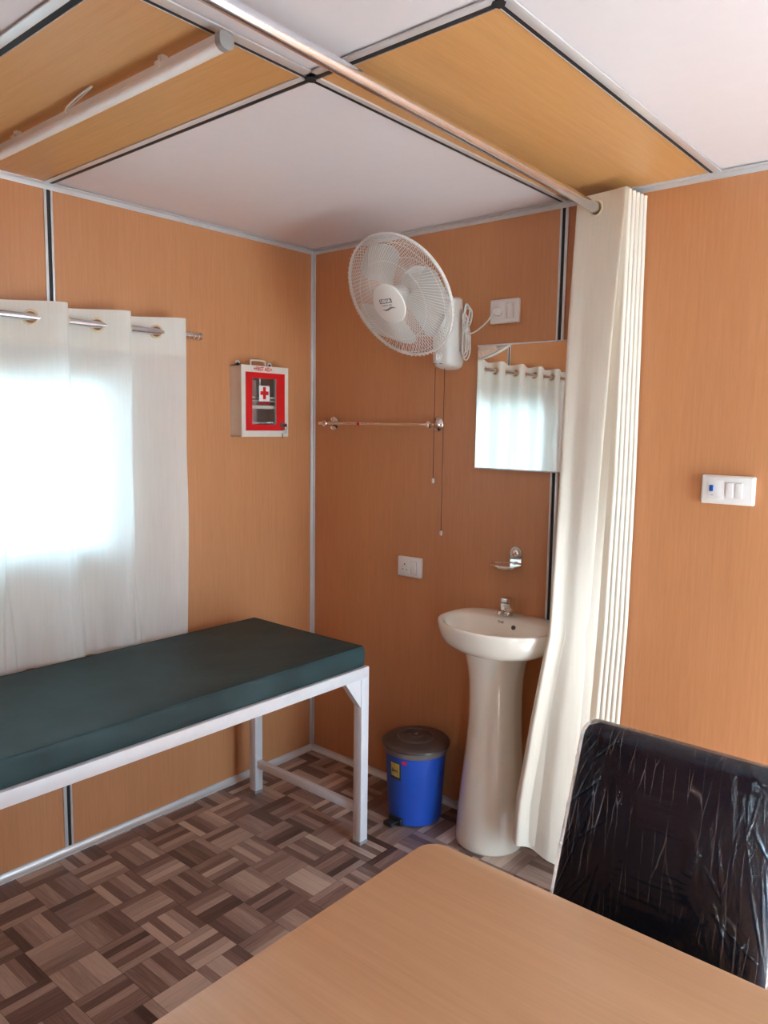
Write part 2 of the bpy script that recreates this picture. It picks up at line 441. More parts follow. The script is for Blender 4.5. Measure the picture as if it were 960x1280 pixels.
# ------------------------------------------------------------------ window curtain and rod
def hole_grid(S, s0, s1, ns, zs, holes, rad):
    """fabric grid with eyelet holes cut; S(s,z)->point"""
    mb = MB(); b = mb.b
    V = [[b.verts.new(S(s0+(s1-s0)*i/ns, z)) for z in zs] for i in range(ns+1)]
    for i in range(ns):
        sc_ = s0+(s1-s0)*(i+.5)/ns
        for j in range(len(zs)-1):
            zc = (zs[j]+zs[j+1])/2
            if any((sc_-h[0])**2+(zc-h[1])**2 < rad*rad for h in holes): continue
            b.faces.new([V[i][j], V[i+1][j], V[i+1][j+1], V[i][j+1]])
    for v in [v for v in b.verts if not v.link_faces]: b.verts.remove(v)
    return mb
RZ = 1.937; RXW = .085; P_ = .235; Y0 = -.80
A0 = .036; K0 = .075
NPER = 7
def wc_profile(th, z):
    """point of the window curtain at phase th and height z"""
    t = (1.99-z)/1.24
    t = max(0, min(1, t))
    A = A0*(1-.25*t); k = K0*(1-.55*t)
    w = noise.noise(Vector((th*.35, z*1.5, 3.1)))*t
    w2 = noise.noise(Vector((th*1.1, z*2.3, 7.7)))*t
    x = RXW + A*math.cos(th) + .026*w + .020*w2*t
    x = max(x, .03)
    y = Y0 - P_*th/(2*PI) - k*(1-math.cos(th))/2 + .022*w + .010*w2 - .012*t*math.sin(th*.5)
    return Vector((x, y, z))
# arc length table at header
TH0, TH1 = -.35, 2*PI*NPER
N = 1400
tab = [(0, TH0)]; pr = wc_profile(TH0, 1.99)
for i in range(1, N+1):
    th = TH0+(TH1-TH0)*i/N; q = wc_profile(th, 1.99); tab.append((tab[-1][0]+(q-pr).length, th)); pr = q
SL = tab[-1][0]
import bisect
keys = [a[0] for a in tab]
def th_of(s):
    i = min(max(bisect.bisect_left(keys, s), 1), N); a, b_ = tab[i-1], tab[i]
    t = (s-a[0])/(b_[0]-a[0]); return a[1]+(b_[1]-a[1])*t
def s_of(th):
    for i in range(1, N+1):
        if tab[i][1] >= th: return tab[i][0]
    return SL
def WS(s, z):
    th = th_of(s)
    if z < .80:
        z = z + .012*noise.noise(Vector((th*.9, 0, 5)))
    z2 = z + (.004*math.cos(th) if z > 1.9 else 0)
    p = wc_profile(th, z2); return p
cur = thing('window_curtain', 'sheer white eyelet curtain glowing in front of the window behind the green couch', 'curtain', (RXW, -1.6, .76))
hol = []
for k in range(NPER):
    hol.append((s_of(2*PI*k+PI/2), RZ)); hol.append((s_of(2*PI*k+1.5*PI), RZ))
zs_top = [1.99-.0045*i for i in range(25)]         # header down to 1.882
HB = 1.852
zs_top = zs_top + [zs_top[-1]-.01*i for i in range(1, 4)]
HB = zs_top[-1]
hb = hole_grid(WS, 0, SL, 560, zs_top, hol, .0205)
hb.build('header', 'hem', cur, normals=False)
zs = [HB-(HB-.752)*i/60 for i in range(61)]
hole_grid(WS, 0, SL, 420, zs, [], 0).build('fabric', 'sheer', cur, normals=False)
def eyelet_ring(S, s_, z_, parent, mat='white_plastic', r0=.0185, r1=.026):
    m = MB(); n = 32; G = []
    e_ = .0015
    c0 = S(s_, z_); dx = (S(s_+.002, z_)-S(s_-.002, z_)).normalized(); dz = Vector((0, 0, 1)); nn = dx.cross(dz).normalized()
    for k in range(n):
        a = 2*PI*k/n; row = []
        for (r, o) in [(r0, -e_), (r0, e_), ((r0+r1)/2, 2.2*e_), (r1, e_*.4), (r1, -e_*.4), ((r0+r1)/2, -2.2*e_)]:
            q = S(s_+r*math.cos(a), z_+r*math.sin(a)); row.append(q*.5+(c0+dx*r*math.cos(a)+dz*r*math.sin(a))*.5+nn*o)
        G.append(row)
    m.grid(G, closeu=True, closev=True)
    return m.build('eyelet', mat, parent)
M['eyelet'] = simple('cream_eyelet_plastic', lin(226, 208, 172), .35)
for s_, z_ in hol: eyelet_ring(WS, s_, z_, cur, 'eyelet')

rod = thing('curtain_rod', 'slim chrome curtain rod with a ringed finial above the window on the left wall', 'curtain rod', (RXW, -1.6, RZ))
MB().cyl((RXW, -.745, RZ), (RXW, -2.56, RZ), .0125, seg=24).build('rod', 'steel', rod)
a = MB()
for y0 in (-.745, -2.56):
    sg = 1 if y0 > -1 else -1
    m_ = frame_of((RXW, y0, RZ), (1, 0, 0), (0, 0, 1) if sg < 0 else (0, 0, -1))
    prof = [(.0140, -.012), (.0140, .004), (.010, .006), (.010, .009), (.0160, .012), (.0160, .020), (.010, .023), (.010, .026), (.0175, .030), (.0175, .044), (.012, .048)]
    f_ = MB(); f_.lathe(prof, m_, 20); f_.build('finial', 'chrome', rod)
for y0 in (-.765, -2.53):
    f_ = MB(); f_.box((0, y0-.012, RZ-.03), (.004, y0+.012, RZ+.03), .001); f_.cyl((0, y0, RZ-.012), (RXW-.008, y0, RZ-.012), .005)
    f_.build('wall_bracket', 'chrome', rod)

# ------------------------------------------------------------------ partition rod and curtain (right of the basin)
def rodp(y): t = (-.0-y)/1.66; return Vector((1.462, y, 2.313+.029*t))
pr_ = thing('partition_rod', 'thick chrome curtain pipe running just under the ceiling across the room', 'curtain rod', rodp(-1.5))
MB().tube([rodp(-.004), rodp(-1.0), rodp(-2.0), rodp(RY+.004)], .0155, 28).build('rod', 'steel', pr_)
for yy, s_ in ((0, -1), (RY, 1)):
    q = rodp(yy); m_ = frame_of(q, (1, 0, 0), (0, 0, 1) if s_ < 0 else (0, 0, -1))
    MB().lathe([(.035, 0), (.035, .004), (.022, .008), (.0185, .02), (.0165, .021)], m_, 28).build('wall_flange', 'chrome', pr_)

# control folds, back to front, at several heights
def lerp(a, b, t): return a+(b-a)*t
LV = [2.345, 1.95, 1.43, .92, .60, .27, .02]
Lx = [1.389, 1.385, 1.392, 1.415, 1.363, 1.312, 1.296]
Ly = [-.13, -.16, -.20, -.28, -.29, -.29, -.285]
Rx_ = [1.570, 1.554, 1.540, 1.528, 1.517, 1.498, 1.49]
Ry_ = [-.155, -.175, -.19, -.20, -.21, -.21, -.21]
Wr = [1.580, 1.584, 1.590, 1.588, 1.578, 1.57, 1.565]
def at(tabv, z):
    for i in range(len(LV)-1):
        if z >= LV[i+1]:
            t = (z-LV[i+1])/(LV[i]-LV[i+1]); t = max(0, min(1, t)); return tabv[i+1]+(tabv[i]-tabv[i+1])*t
    return tabv[-1]
def pc_ctrl(z):
    lx, ly, rx, ry, wr = (at(q, z) for q in (Lx, Ly, Rx_, Ry_, Wr))
    t = 1-z/2.345
    P = [Vector((1.40, -.012, 0))]
    n = 5
    for k in range(n):
        yy = -.020 - (.100+.04*t)*k/(n-1)*1.0
        xw = wr - .0025*k - (.004*k)*t
        P += [Vector((xw-.045, yy+.002, 0)), Vector((xw-.006, yy+.009, 0)), Vector((xw, yy+.001, 0)), Vector((xw-.007, yy-.008, 0)), Vector((xw-.045, yy-.003, 0))]
        P.append(Vector((1.395+.03*t+.004*k, yy-.009, 0)))
    P.append(Vector((lerp(wr, rx, .6), (ry+P[-3].y)/2-.005, 0)))
    P.append(Vector((lx+.05, ly+.035, 0)))
    P.append(Vector((rx, ry, 0)))
    P.append(Vector(((rx*2+lx)/3+.006*t, (ry*2+ly)/3-.010*t, 0)))
    P.append(Vector(((rx+lx*2)/3, (ry+ly*2)/3+.014*t, 0)))
    P.append(Vector((lx+.03*t, ly+.002*t, 0)))
    P.append(Vector((lx, ly+.012+.01*t, 0)))
    return P
def pc_line(z, sub=7):
    P = pc_ctrl(z); out = []
    m = len(P)
    for i in range(m-1):
        g = lambda k: P[min(max(k, 0), m-1)]
        p0, p1, p2, p3 = g(i-1), g(i), g(i+1), g(i+2)
        T = .30 if i < m-5 else .5
        for k in range(sub):
            t = k/sub
            h1 = 2*t**3-3*t**2+1; h2 = -2*t**3+3*t**2; h3 = t**3-2*t**2+t; h4 = t**3-t**2
            out.append(p1*h1+p2*h2+(p2-p0)*T*h3+(p3-p1)*T*h4)
    out.append(P[-1]); return out
def PS_raw(f, z):
    L = pc_line(z); x = f*(len(L)-1); i = min(int(x), len(L)-2); q = L[i].lerp(L[i+1], x-i)
    n_ = len(L)-1
    w = max(0, (f-.72)/.28) if f > .72 else 0
    t = 1-z/2.345
    amp = .012*t*w*(1-abs(2*w-1)*.2)
    q = q + Vector((0, amp*noise.noise(Vector((f*14, z*1.6, 0))), 0))
    zz = z
    if z < .4:
        k_ = (1-(z-.118)/.282); lx, rx = at(Lx, z), at(Rx_, z)
        u_ = max(0, min(1, (q.x-lx)/(rx-lx)))
        zz = z + k_*(.030-.085*u_+.012*math.sin(f*24))
    return Vector((q.x, q.y, zz))
pc = thing('partition_curtain', 'cream eyelet curtain drawn into a tall stack beside the wash basin', 'curtain', (1.47, -.12, .03))
ztop = 2.362
# front-panel eyelet located where the panel crosses the rod
b_ = bmesh.new()
NF = 420
zsP = [ztop-.004*i for i in range(26)]+[ztop-.1-.045*i for i in range(1, 52)]
zsP = [z for z in zsP if z > .118]+[.118]
# distance test against the rod centre for the hole in every panel
rows = []
for z in zsP:
    L = pc_line(min(z, 2.345)); n_ = len(L)-1
    rows.append([PS_raw(i/NF, z) for i in range(NF+1)])
for r in rows[:1]: pass
VV = [[b_.verts.new(p) for p in row] for row in rows]
for j in range(len(rows)-1):
    for i in range(NF):
        cc = (rows[j][i]+rows[j+1][i+1])/2
        rc = rodp(cc.y)
        if (cc.x-rc.x)**2+(cc.z-rc.z)**2 < .0205**2: continue
        b_.faces.new([VV[j][i], VV[j][i+1], VV[j+1][i+1], VV[j+1][i]])
for v in [v for v in b_.verts if not v.link_faces]: b_.verts.remove(v)
mb = MB(); mb.b.free(); mb.b = b_
o = mb.build('fabric', 'cream', pc, normals=False)
# eyelet ring on the front panel
ring = MB(); G = []
fr = [PS_raw(i/NF, 2.315) for i in range(int(NF*.80), NF+1)]
cI = min(range(len(fr)), key=lambda i: abs(fr[i].x-rodp(fr[i].y).x))
fc = (int(NF*.80)+cI)/NF
c0 = PS_raw(fc, 2.315); dxv = (PS_raw(fc+.01, 2.315)-PS_raw(fc-.01, 2.315)).normalized(); c0.z = rodp(c0.y).z
nn = dxv.cross(Vector((0, 0, 1))).normalized()
for k in range(32):
    a = 2*PI*k/32
    G.append([c0+dxv*r*math.cos(a)+Vector((0, 0, 1))*r*math.sin(a)+nn*o_ for r, o_ in [(.019, -.002), (.019, .002), (.023, .0035), (.0265, .0015), (.0265, -.0015), (.023, -.0035)]])
ring.grid(G, closeu=True, closev=True); ring.build('eyelet', 'eyelet', pc)

# ------------------------------------------------------------------ ceiling batten lamp
LY, LZ = -1.528, 2.366
BS = .62
bt = thing('batten_lamp', 'white LED batten light hung by clips under the wood-look ceiling strip', 'ceiling light', (.75, LY, LZ))
X0, X1 = .12, 1.318
BTX = Matrix.Translation((0, LY, LZ)) @ Matrix.Diagonal((1, BS, BS, 1)) @ Matrix.Translation((0, -LY, -LZ))
def dprof(r, n=14): return [(r*math.cos(a), r*math.sin(a)) for a in [PI+PI*k/n for k in range(n+1)]]
# body: upper channel, lower round diffuser
b = MB(); prof = [(-.027, -.006), (-.027, .018), (-.019, .024), (.019, .024), (.027, .018), (.027, -.006)]
b.prism([(LY+q[0], LZ+q[1]) for q in prof], 0, X0+.014, X1-.014); b.xf(BTX); b.build('housing', 'white_paint', bt)
b = MB(); pr2 = [(.026*math.cos(a), -.006+.020*math.sin(a)) for a in [PI+PI*k/16 for k in range(17)]]
b.prism([(LY+q[0], LZ+q[1]) for q in pr2], 0, X0+.014, X1-.014); b.xf(BTX); b.build('diffuser', 'diffuser', bt)
pe = [(.029*math.cos(a), -.004+.024*math.sin(a)) for a in [PI+PI*k/16 for k in range(17)]]+[(.029, .019), (.02, .026), (-.02, .026), (-.029, .019)]
for x0, x1 in ((X0, X0+.016), (X1-.016, X1)):
    b = MB(); b.prism([(LY+q[0], LZ+q[1]) for q in pe], 0, x0, x1); b.xf(BTX)
    b.build('end_cap', 'grey_plastic', bt)
for xc in (.40, 1.10):
    b = MB()
    b.tube([(xc, LY-.030, LZ+.002), (xc, LY-.031, LZ+.022), (xc, LY-.022, LZ+.030)], .0025, 8)
    b.box((xc-.010, LY-.031, LZ+.0), (xc+.010, LY-.0275, LZ+.026), .0005); b.box((xc-.010, LY+.0275, LZ+.0), (xc+.010, LY+.031, LZ+.026), .0005)
    b.box((xc-.010, LY-.031, LZ+.0245), (xc+.010, LY+.031, LZ+.027), .0005)
    b.xf(BTX); b.box((xc-.008, LY-.012, LZ+.014), (xc+.008, LY+.004, H-.003), .001)
    b.build('mounting_clip', 'white_plastic', bt)
b = MB(); b.tube(smooth_path([(.70, LY-.018, LZ+.004), (.72, LY-.026, LZ+.012), (.80, LY-.030, LZ+.022), (.84, LY-.026, H-.006), (.78, LY-.022, LZ+.020), (.69, LY-.016, LZ+.012)]), .0022, 8)
b.build('wire', 'white_plastic', bt)

# ------------------------------------------------------------------ examination couch
BX0, BX1, BY1, BY0 = .125, .778, -.458, -2.32
FZ = .70
bed = thing('examination_couch', 'white steel examination couch with a dark green mattress under the window', 'examination couch', (.45, -1.39, 0))
mt = None
def mattress():
    m = MB(); x0, x1, y0, y1, z0, z1 = .14, .768, -2.30, -.477, .702, .779
    nx, ny, nz = 26, 70, 7
    r = .010
    def sq(a, lo, hi): return lo+(hi-lo)*a
    def pt(u, v, face):
        pass
    bm = m.b
    # top
    def W(x, y): return .0025*noise.noise(Vector((x*5, y*4, 1)))+.001*noise.noise(Vector((x*20, y*14, 2)))
    per = []
    def ringpt(s, k):      # s along perimeter, k side level
        return None
    P = [[None]*(ny+1) for _ in range(nx+1)]
    prof = []              # inset, z
    for i in range(nz+1):
        a = i/nz; prof.append(a)
    # perimeter path
    path = []
    nX, nY = 26, 90
    for i in range(nY): path.append((x1, lerp(y1, y0, i/nY), 0))
    for i in range(nX): path.append((lerp(x1, x0, i/nX), y0, 1))
    for i in range(nY): path.append((x0, lerp(y0, y1, i/nY), 2))
    for i in range(nX): path.append((lerp(x0, x1, i/nX), y1, 3))
    cx, cy = (x0+x1)/2, (y0+y1)/2
    lev = [(.004, z0), (0, z0+.004), (0, z0+.02), (0, z0+.04), (0, z0+.058), (.001, z1-.006), (.003, z1-.001), (.0065, z1)]
    rings = []
    for ins, z in lev:
        R_ = []
        for (x, y, sd) in path:
            q = Vector((x, y, z))
            mid = 1-abs((z-(z0+z1)/2)/((z1-z0)/2))
            puck = .007*noise.noise(Vector((x*9+y*3, y*9, z*8)))*mid + .004*mid
            # gathered creases in the side band
            cr = max(0, noise.noise(Vector((y*7.0+(z-z0)*4, x*7, 0)))-.08)*.020*mid
            dx = 1 if sd == 0 else (-1 if sd == 2 else 0); dy = -1 if sd == 1 else (1 if sd == 3 else 0)
            q.x += dx*(puck-cr-ins) + (-(ins) if dx == 0 else 0)*(1 if x > cx else -1)
            q.y += dy*(puck-cr-ins) + (-(ins) if dy == 0 else 0)*(1 if y > cy else -1)
            R_.append(q)
        rings.append(R_)
    # collapse inward on top
    for f_ in (.06, .2, .45, .75):
        R_ = []
        for (x, y, sd) in path:
            xx, yy = lerp(x, cx, f_), lerp(y, cy, f_*.9)
            R_.append(Vector((xx, yy, z1+W(xx, yy)+.001)))
        rings.append(R_)
    V = m.grid(rings, closev=True)
    c_ = [v for v in V[-1]]
    bmesh.ops.holes_fill
    n_ = len(path)
    # fill the middle with a strip: pair opposite sides
    e_ = bmesh.ops.edgeloop_fill(bm, edges=[bm.edges.get((c_[i], c_[(i+1) % n_])) for i in range(n_)])
    m.cap(V[0][::-1])
    return m
def vin():
    t = NT('dark_green_rexine')
    tc = t.n('TexCoord').outputs['Object']
    nz = t.n('TexNoise', {'Vector': tc, 'Scale': 6.0, 'Detail': 5.0})
    c = t.ramp(nz.outputs['Fac'], [(.35, lin(31, 50, 52)), (.65, lin(40, 64, 67))])
    v = t.n('TexVoronoi', {'Vector': tc, 'Scale': 420.0})
    return t.surf(t.n('BsdfPrincipled', {'Base Color': c, 'Roughness': .55, 'Specular IOR Level': .35, 'Normal': t.n('Bump', {'Height': v.outputs['Distance'], 'Strength': .35, 'Distance': .001}).outputs[0]}))
M['green'] = vin()
mo = mattress().build('mattress', 'green', bed, angle=60)
# seam piping on the mattress edge
b = MB(); b.tube([(.765, -.482, .7785), (.765, -2.295, .7785), (.145, -2.295, .7785), (.145, -.482, .7785)], .0022, 6, closed=True); b.build('piping', 'green', mo)
# frame
b = MB(); RT = .042
b.box((BX1-.030, BY0, FZ-RT), (BX1, BY1, FZ), .002); b.box((BX0, BY0, FZ-RT), (BX0+.030, BY1, FZ), .002)
b.box((BX0+.03, BY1-.030, FZ-RT), (BX1-.03, BY1, FZ), .002); b.box((BX0+.03, BY0, FZ-RT), (BX1-.03, BY0+.030, FZ), .002)
for yy in (-.9, -1.4, -1.85): b.box((BX0+.03, yy-.015, FZ-.034), (BX1-.03, yy+.015, FZ-.006), .001)
b.box((BX0+.028, BY0+.028, FZ-.006), (BX1-.028, BY1-.028, FZ+.002))
b.build('frame', 'white_paint', bed)
LG = .040
for (lx, ly) in ((BX1-LG, BY1-LG), (BX0, BY1-LG), (BX1-LG, BY0), (BX0, BY0)):
    b = MB(); b.box((lx, ly, .012), (lx+LG, ly+LG, FZ-RT+.004), .002)
    lg = b.build('leg', 'white_paint', bed)
    b = MB(); b.box((lx-.001, ly-.001, 0), (lx+LG+.001, ly+LG+.001, .014), .002); b.build('foot_cap', 'grey_plastic', lg)
for yy, sg in ((BY1-LG, -1), (BY0+LG, 1)):
    for xx in (BX1-.034, BX0+.006):
        b = MB(); zt = FZ-RT+.002
        b.prism([(yy+.002*-sg, zt), (yy+sg*.085, zt), (yy+.002*-sg, zt-.115)], 0, xx, xx+.028); b.build('gusset', 'white_paint', bed)
for yy in (BY1-LG/2, BY0+LG/2):
    b = MB(); b.box((BX0+LG-.002, yy-.012, .118), (BX1-LG+.002, yy+.012, .150), .002); b.build('stretcher', 'white_paint', bed)

# ------------------------------------------------------------------ first aid box
fx, fy0, fy1, fz0, fz1 = .078, -.489, -.231, 1.547, 1.843
fa = thing('first_aid_box', 'white and red metal first aid box hanging on the left wall', 'first aid box', (0, -.36, fz0))
b = MB(); b.box((.0, fy0, fz0), (.003, fy1, fz1), .0005)
b.box((.003, fy0, fz0), (fx-.012, fy0+.0025, fz1)); b.box((.003, fy1-.0025, fz0), (fx-.012, fy1, fz1))
b.box((.003, fy0, fz0), (fx-.012, fy1, fz0+.0025)); b.box((.003, fy0, fz1-.0025), (fx-.012, fy1, fz1))
b.build('case', 'box_white', fa)
wy0, wy1, wz0, wz1 = fy0+.055, fy1-.068, fz0+.050, fz1-.050     # the pane opening
ry0, ry1, rz0, rz1 = fy0+.020, fy1-.019, fz0+.024, fz1-.026     # red field
b = MB()
def ringbox(b, x0, x1, o, i_):
    (a0, a1, c0, c1), (e0, e1, g0, g1) = o, i_
    b.box((x0, a0, c0), (x1, e0, c1)); b.box((x0, e1, c0), (x1, a1, c1)); b.box((x0, e0, c0), (x1, e1, g0)); b.box((x0, e0, g1), (x1, e1, c1))
ringbox(b, fx-.012, fx, (fy0-.002, fy1+.002, fz0-.002, fz1+.002), (wy0, wy1, wz0, wz1))
dr = b.build('door', 'box_white', fa, smooth=False)
b = MB(); ringbox(b, fx, fx+.0012, (ry0, ry1, rz0, rz1), (wy0, wy1, wz0, wz1)); b.build('red_panel', 'red', dr, smooth=False)
b = MB(); b.box((fx-.008, wy0, wz0), (fx-.006, wy1, wz1)); b.build('glass_pane', 'glass', dr, smooth=False)
b = MB(); b.box((.003, fy0+.0025, fz0+.150), (fx-.020, fy1-.0025, fz0+.153))       # shelf
b.box((fx-.030, fy0+.0025, fz0+.118), (fx-.028, fy1-.0025, fz0+.132)); b.box((fx-.030, fy0+.0025, fz0+.162), (fx-.028, fy1-.0025, fz0+.169))
b.box((fx-.030, (wy0+wy1)/2-.003, fz0+.169), (fx-.028, (wy0+wy1)/2+.003, fz1-.003))
b.build('shelf', 'box_white', fa, smooth=False)
b = MB(); b.box((.004, fy0+.004, fz0+.004), (.006, fy1-.004, fz1-.004)); b.build('back_lining', 'steel', fa, smooth=False)
cy_ = (wy0+wy1)/2+.003
b = MB(); b.box((fx-.005, cy_-.029, fz0+.150), (fx-.003, cy_+.029, fz0+.215)); pl = b.build('cross_plate', 'white_plastic', fa, smooth=False)
b = MB(); zc = fz0+.184
b.box((fx-.003, cy_-.0075, zc-.026), (fx-.002, cy_+.0075, zc+.026)); b.box((fx-.003, cy_-.0225, zc-.008), (fx-.0019, cy_+.0225, zc+.008)); b.build('red_cross', 'red', pl, smooth=False)
FF = lambda y, z, x=fx: frame_of((x, y, z), (0, 1, 0), (0, 0, 1))
text_mesh('+FIRST AID+', .0235, 'red', 'lettering', dr, FF((fy0+fy1)/2-.014, fz1-.012, fx+.0006), bold=.0004, sx=.80)
text_mesh('FIRST AID', .014, 'red', 'lettering', pl, FF(cy_, fz0+.141, fx-.004), bold=.0003)
# handle, hanging ears, lock with key
b = MB(); hy0, hy1 = fy0+.084, fy0+.162; hx = .035
b.tube(smooth_path([(hx, hy0, fz1-.002), (hx, hy0, fz1+.02), (hx, hy0+.006, fz1+.027), (hx, hy1-.006, fz1+.027), (hx, hy1, fz1+.02), (hx, hy1, fz1-.002)], 5), .0036, 8)
b.build('handle', 'box_white', fa)
for yy in (fy0+.040, fy1-.040-.0):
    b = MB(); m_ = frame_of((0, yy, fz1+.013), (0, 1, 0), (0, 0, 1))
    b.lathe([(.013, 0), (.013, .0025)], m_, 24); b.box((0, yy-.013, fz1-.004), (.0025, yy+.013, fz1+.013)); ea = b.build('hanging_ear', 'box_white', fa)
    b = MB(); b.lathe([(.0055, .0024), (.0055, .0045), (.003, .0055)], m_, 14); b.build('screw', 'print_dark', ea)
ky, kz = fy1-.036, fz0+.048
b = MB(); m_ = frame_of((fx+.001, ky, kz), (0, 1, 0), (0, 0, 1)); b.lathe([(.0115, 0), (.0115, .004), (.0095, .006), (.004, .0062)], m_, 22); lk = b.build('lock', 'key_metal', fa)
b = MB(); b.box((fx+.006, ky-.0015, kz-.002), (fx+.022, ky+.0015, kz+.002)); b.lathe([(.008, -.001), (.008, .001)], frame_of((fx+.026, ky, kz), (1, 0, 0), (0, 0, 1)), 16); b.build('key', 'key_metal', lk)
b = MB(); b.tube(smooth_path([(fx+.026, ky+.006, kz-.003), (fx+.022, ky+.012, kz-.012), (fx+.012, ky+.010, kz-.022)]), .0012, 6); b.lathe([(.009, -.001), (.009, .001)], frame_of((fx+.010, ky+.010, kz-.028), (.6, .8, 0), (0, 0, 1)), 16)
b.box((fx+.006, ky-.004, kz-.058), (fx+.008, ky, kz-.036), .0005); b.build('spare_key', 'key_metal', lk)

# ------------------------------------------------------------------ wall plates
def plate(name, x0, x1, z0, z1, label, cat, kind):
    t = thing(name, label, cat, ((x0+x1)/2, 0, (z0+z1)/2), 'white power sockets on the wood-panelled wall' if kind == 'socket' else None)
    b = MB(); b.box((x0, -.020, z0), (x1, 0, z1), .005, seg=3); b.build('back_box', 'white_plastic', t)
    b = MB(); b.box((x0+.004, -.024, z0+.004), (x1-.004, -.018, z1-.004), .003, seg=3); b.build('cover_plate', 'white_plastic', t)
    w, h = x1-x0, z1-z0; cz = (z0+z1)/2
    if kind == 'socket':
        b = MB(); b.box((x0+.018, -.0255, z0+.014), (x0+.070, -.0235, z1-.014), .001); s = b.build('socket_module', 'white_plastic', t)
        for dx, dz, r in ((0, .014, .0035), (-.010, -.008, .0027), (.010, -.008, .0027), (-.009, .004, .0017), (.009, .004, .0017)):
            c = (x0+.044+dx, cz+dz-.002)
            b = MB(); b.cyl((c[0], -.0262, c[1]), (c[0], -.0245, c[1]), r, seg=12); b.build('pin_hole', 'print_dark', s)
        b = MB(); m_ = Matrix.Translation((x0+.092, -.0245, cz)) @ Matrix.Rotation(math.radians(6), 4, 'X')
        b.box((-.011, -.004, -.024), (.011, .002, .024), .002, m_); b.build('switch_rocker', 'white_plastic', t)
        b = MB(); b.tube([(x0+.078, -.0242, z0+.016), (x0+.078, -.0242, z1-.016), (x0+.106, -.0242, z1-.016), (x0+.106, -.0242, z0+.016)], .0006, 5, closed=True); b.build('module_gap', 'print_grey', t)
    return t, cz
plate('power_socket', .985, 1.110, 1.992, 2.082, 'white power socket high on the wall with the fan cable plugged in', 'power socket', 'socket')
plate('power_socket', .549, .674, .954, 1.041, 'white power socket low on the wall left of the wash basin', 'power socket', 'socket')
t, cz = plate('switch_board', 1.808, 1.969, 1.368, 1.459, 'wide white switch plate with a blue indicator on the right-hand wall panel', 'light switch', 'x')
x0 = 1.808
b = MB(); b.box((x0+.022, -.0255, 1.382), (x0+.072, -.0235, 1.445), .001); s = b.build('indicator_module', 'white_plastic', t)
b = MB(); b.box((x0+.028, -.030, 1.408), (x0+.040, -.0245, 1.428), .002, Matrix.Identity(4)); b.build('blue_rocker', 'blue_switch', s)
text_mesh('16A', .006, 'print_grey', 'lettering', s, frame_of((x0+.036, -.0258, 1.396), (1, 0, 0), (0, 0, 1)))
b = MB(); b.box((x0+.050, -.027, 1.388), (x0+.068, -.025, 1.3905), .0005); b.build('module_latch', 'white_plastic', s)
for xx in (x0+.090, x0+.117):
    b = MB(); m_ = Matrix.Translation((xx, -.0245, 1.414)) @ Matrix.Rotation(math.radians(5), 4, 'X')
    b.box((-.011, -.004, -.024), (.011, .002, .024), .002, m_); s = b.build('switch_rocker', 'white_plastic', t)
    b = MB(); b.box((xx-.009, -.0262, 1.437), (xx+.009, -.0245, 1.4385)); b.build('switch_mark', 'print_grey', s)

# ------------------------------------------------------------------ wall fan
FC = Vector((.7695, -.3046, 2.0786)); FN = Vector((-.05, -.855, -.515)).normalized()
fr_up = (Vector((0, 0, 1))-FN*FN.z).normalized(); fr_x = fr_up.cross(FN).normalized()
F = Matrix((fr_x, fr_up, FN)).transposed().to_4x4(); F.translation = FC
F = F @ Matrix.Scale(1.05, 4)
RF = .225
fan = thing('wall_fan', 'white wall-mounted fan with round wire cage above the towel rail', 'fan', (.80, 0, 1.83))
def P2(r, a, z): return F @ Vector((r*math.cos(a), r*math.sin(a), z))
fg = MB()
nW = 110
for k in range(nW):
    a = 2*PI*k/nW; pts = []
    for i in range(11):
        t = i/10; r = .064+(RF-.066)*t; z = .060-.048*t**2.4
        pts.append(P2(r, a+.55*(1-t)**1.3, z))
    fg.tube(pts, .00105, 4, caps=False)
for r, z in ((.145, .042), (.205, .018)):
    fg.tube([P2(r, 2*PI*k/72, z) for k in range(72)], .0012, 5, closed=True)
g1 = fg.build('front_grille', 'fan_plastic', fan)
bg = MB()
for k in range(90):
    a = 2*PI*k/90; pts = []
    for i in range(8):
        t = i/7; r = .05+(RF-.05)*t; z = -.085+.085*t**3
        pts.append(P2(r, a-.25*(1-t), z))
    bg.tube(pts, .001, 4, caps=False)
for r, z in ((.11, -.080), (.175, -.048)): bg.tube([P2(r, 2*PI*k/60, z) for k in range(60)], .0012, 5, closed=True)
bg.build('rear_grille', 'fan_plastic', fan)
rg = MB(); rg.grid([[P2(RF+dr, 2*PI*k/96, dz) for dr, dz in ((-.003, -.005), (.002, -.006), (.0035, 0), (.002, .006), (-.003, .006), (-.004, 0))] for k in range(96)], closeu=True, closev=True)
rim = rg.build('cage_rim', 'fan_plastic', fan)
cb = MB()
for k in range(72):                         # little wire ends all round the rim
    a = 2*PI*k/72; cb.tube([P2(RF-.002, a, .006), P2(RF+.008, a, .002)], .0012, 4)
cb.build('wire_end', 'fan_plastic', rim)['kind'] = 'stuff'
hb_ = MB(); hb_.lathe([(.070, .054), (.073, .058), (.070, .065), (.045, .0725), (.0, .074)], F, 48, cap1=False); hub = hb_.build('hub_badge', 'fan_plastic', fan)
LF = lambda x, y, z=.0738: F @ Matrix.Translation((x, y, z)) @ Matrix.Rotation(math.radians(0), 4, 'Z')
b = MB()
for k in range(4):
    b.box((-.0285+k*.0145, .007, .0730), (-.0155+k*.0145, .023, .0742), 0, F)
b.build('badge_plate', 'print_grey', hub)
text_mesh('USHA', .0155, 'white_plastic', 'lettering', hub, F @ Matrix.Translation((.0, .0150, .0746)), bold=.0005, sx=1.2)
text_mesh('MAXX AIR', .0085, 'print_grey', 'lettering', hub, F @ Matrix.Translation((0, -.001, .0742)), sx=1.2)
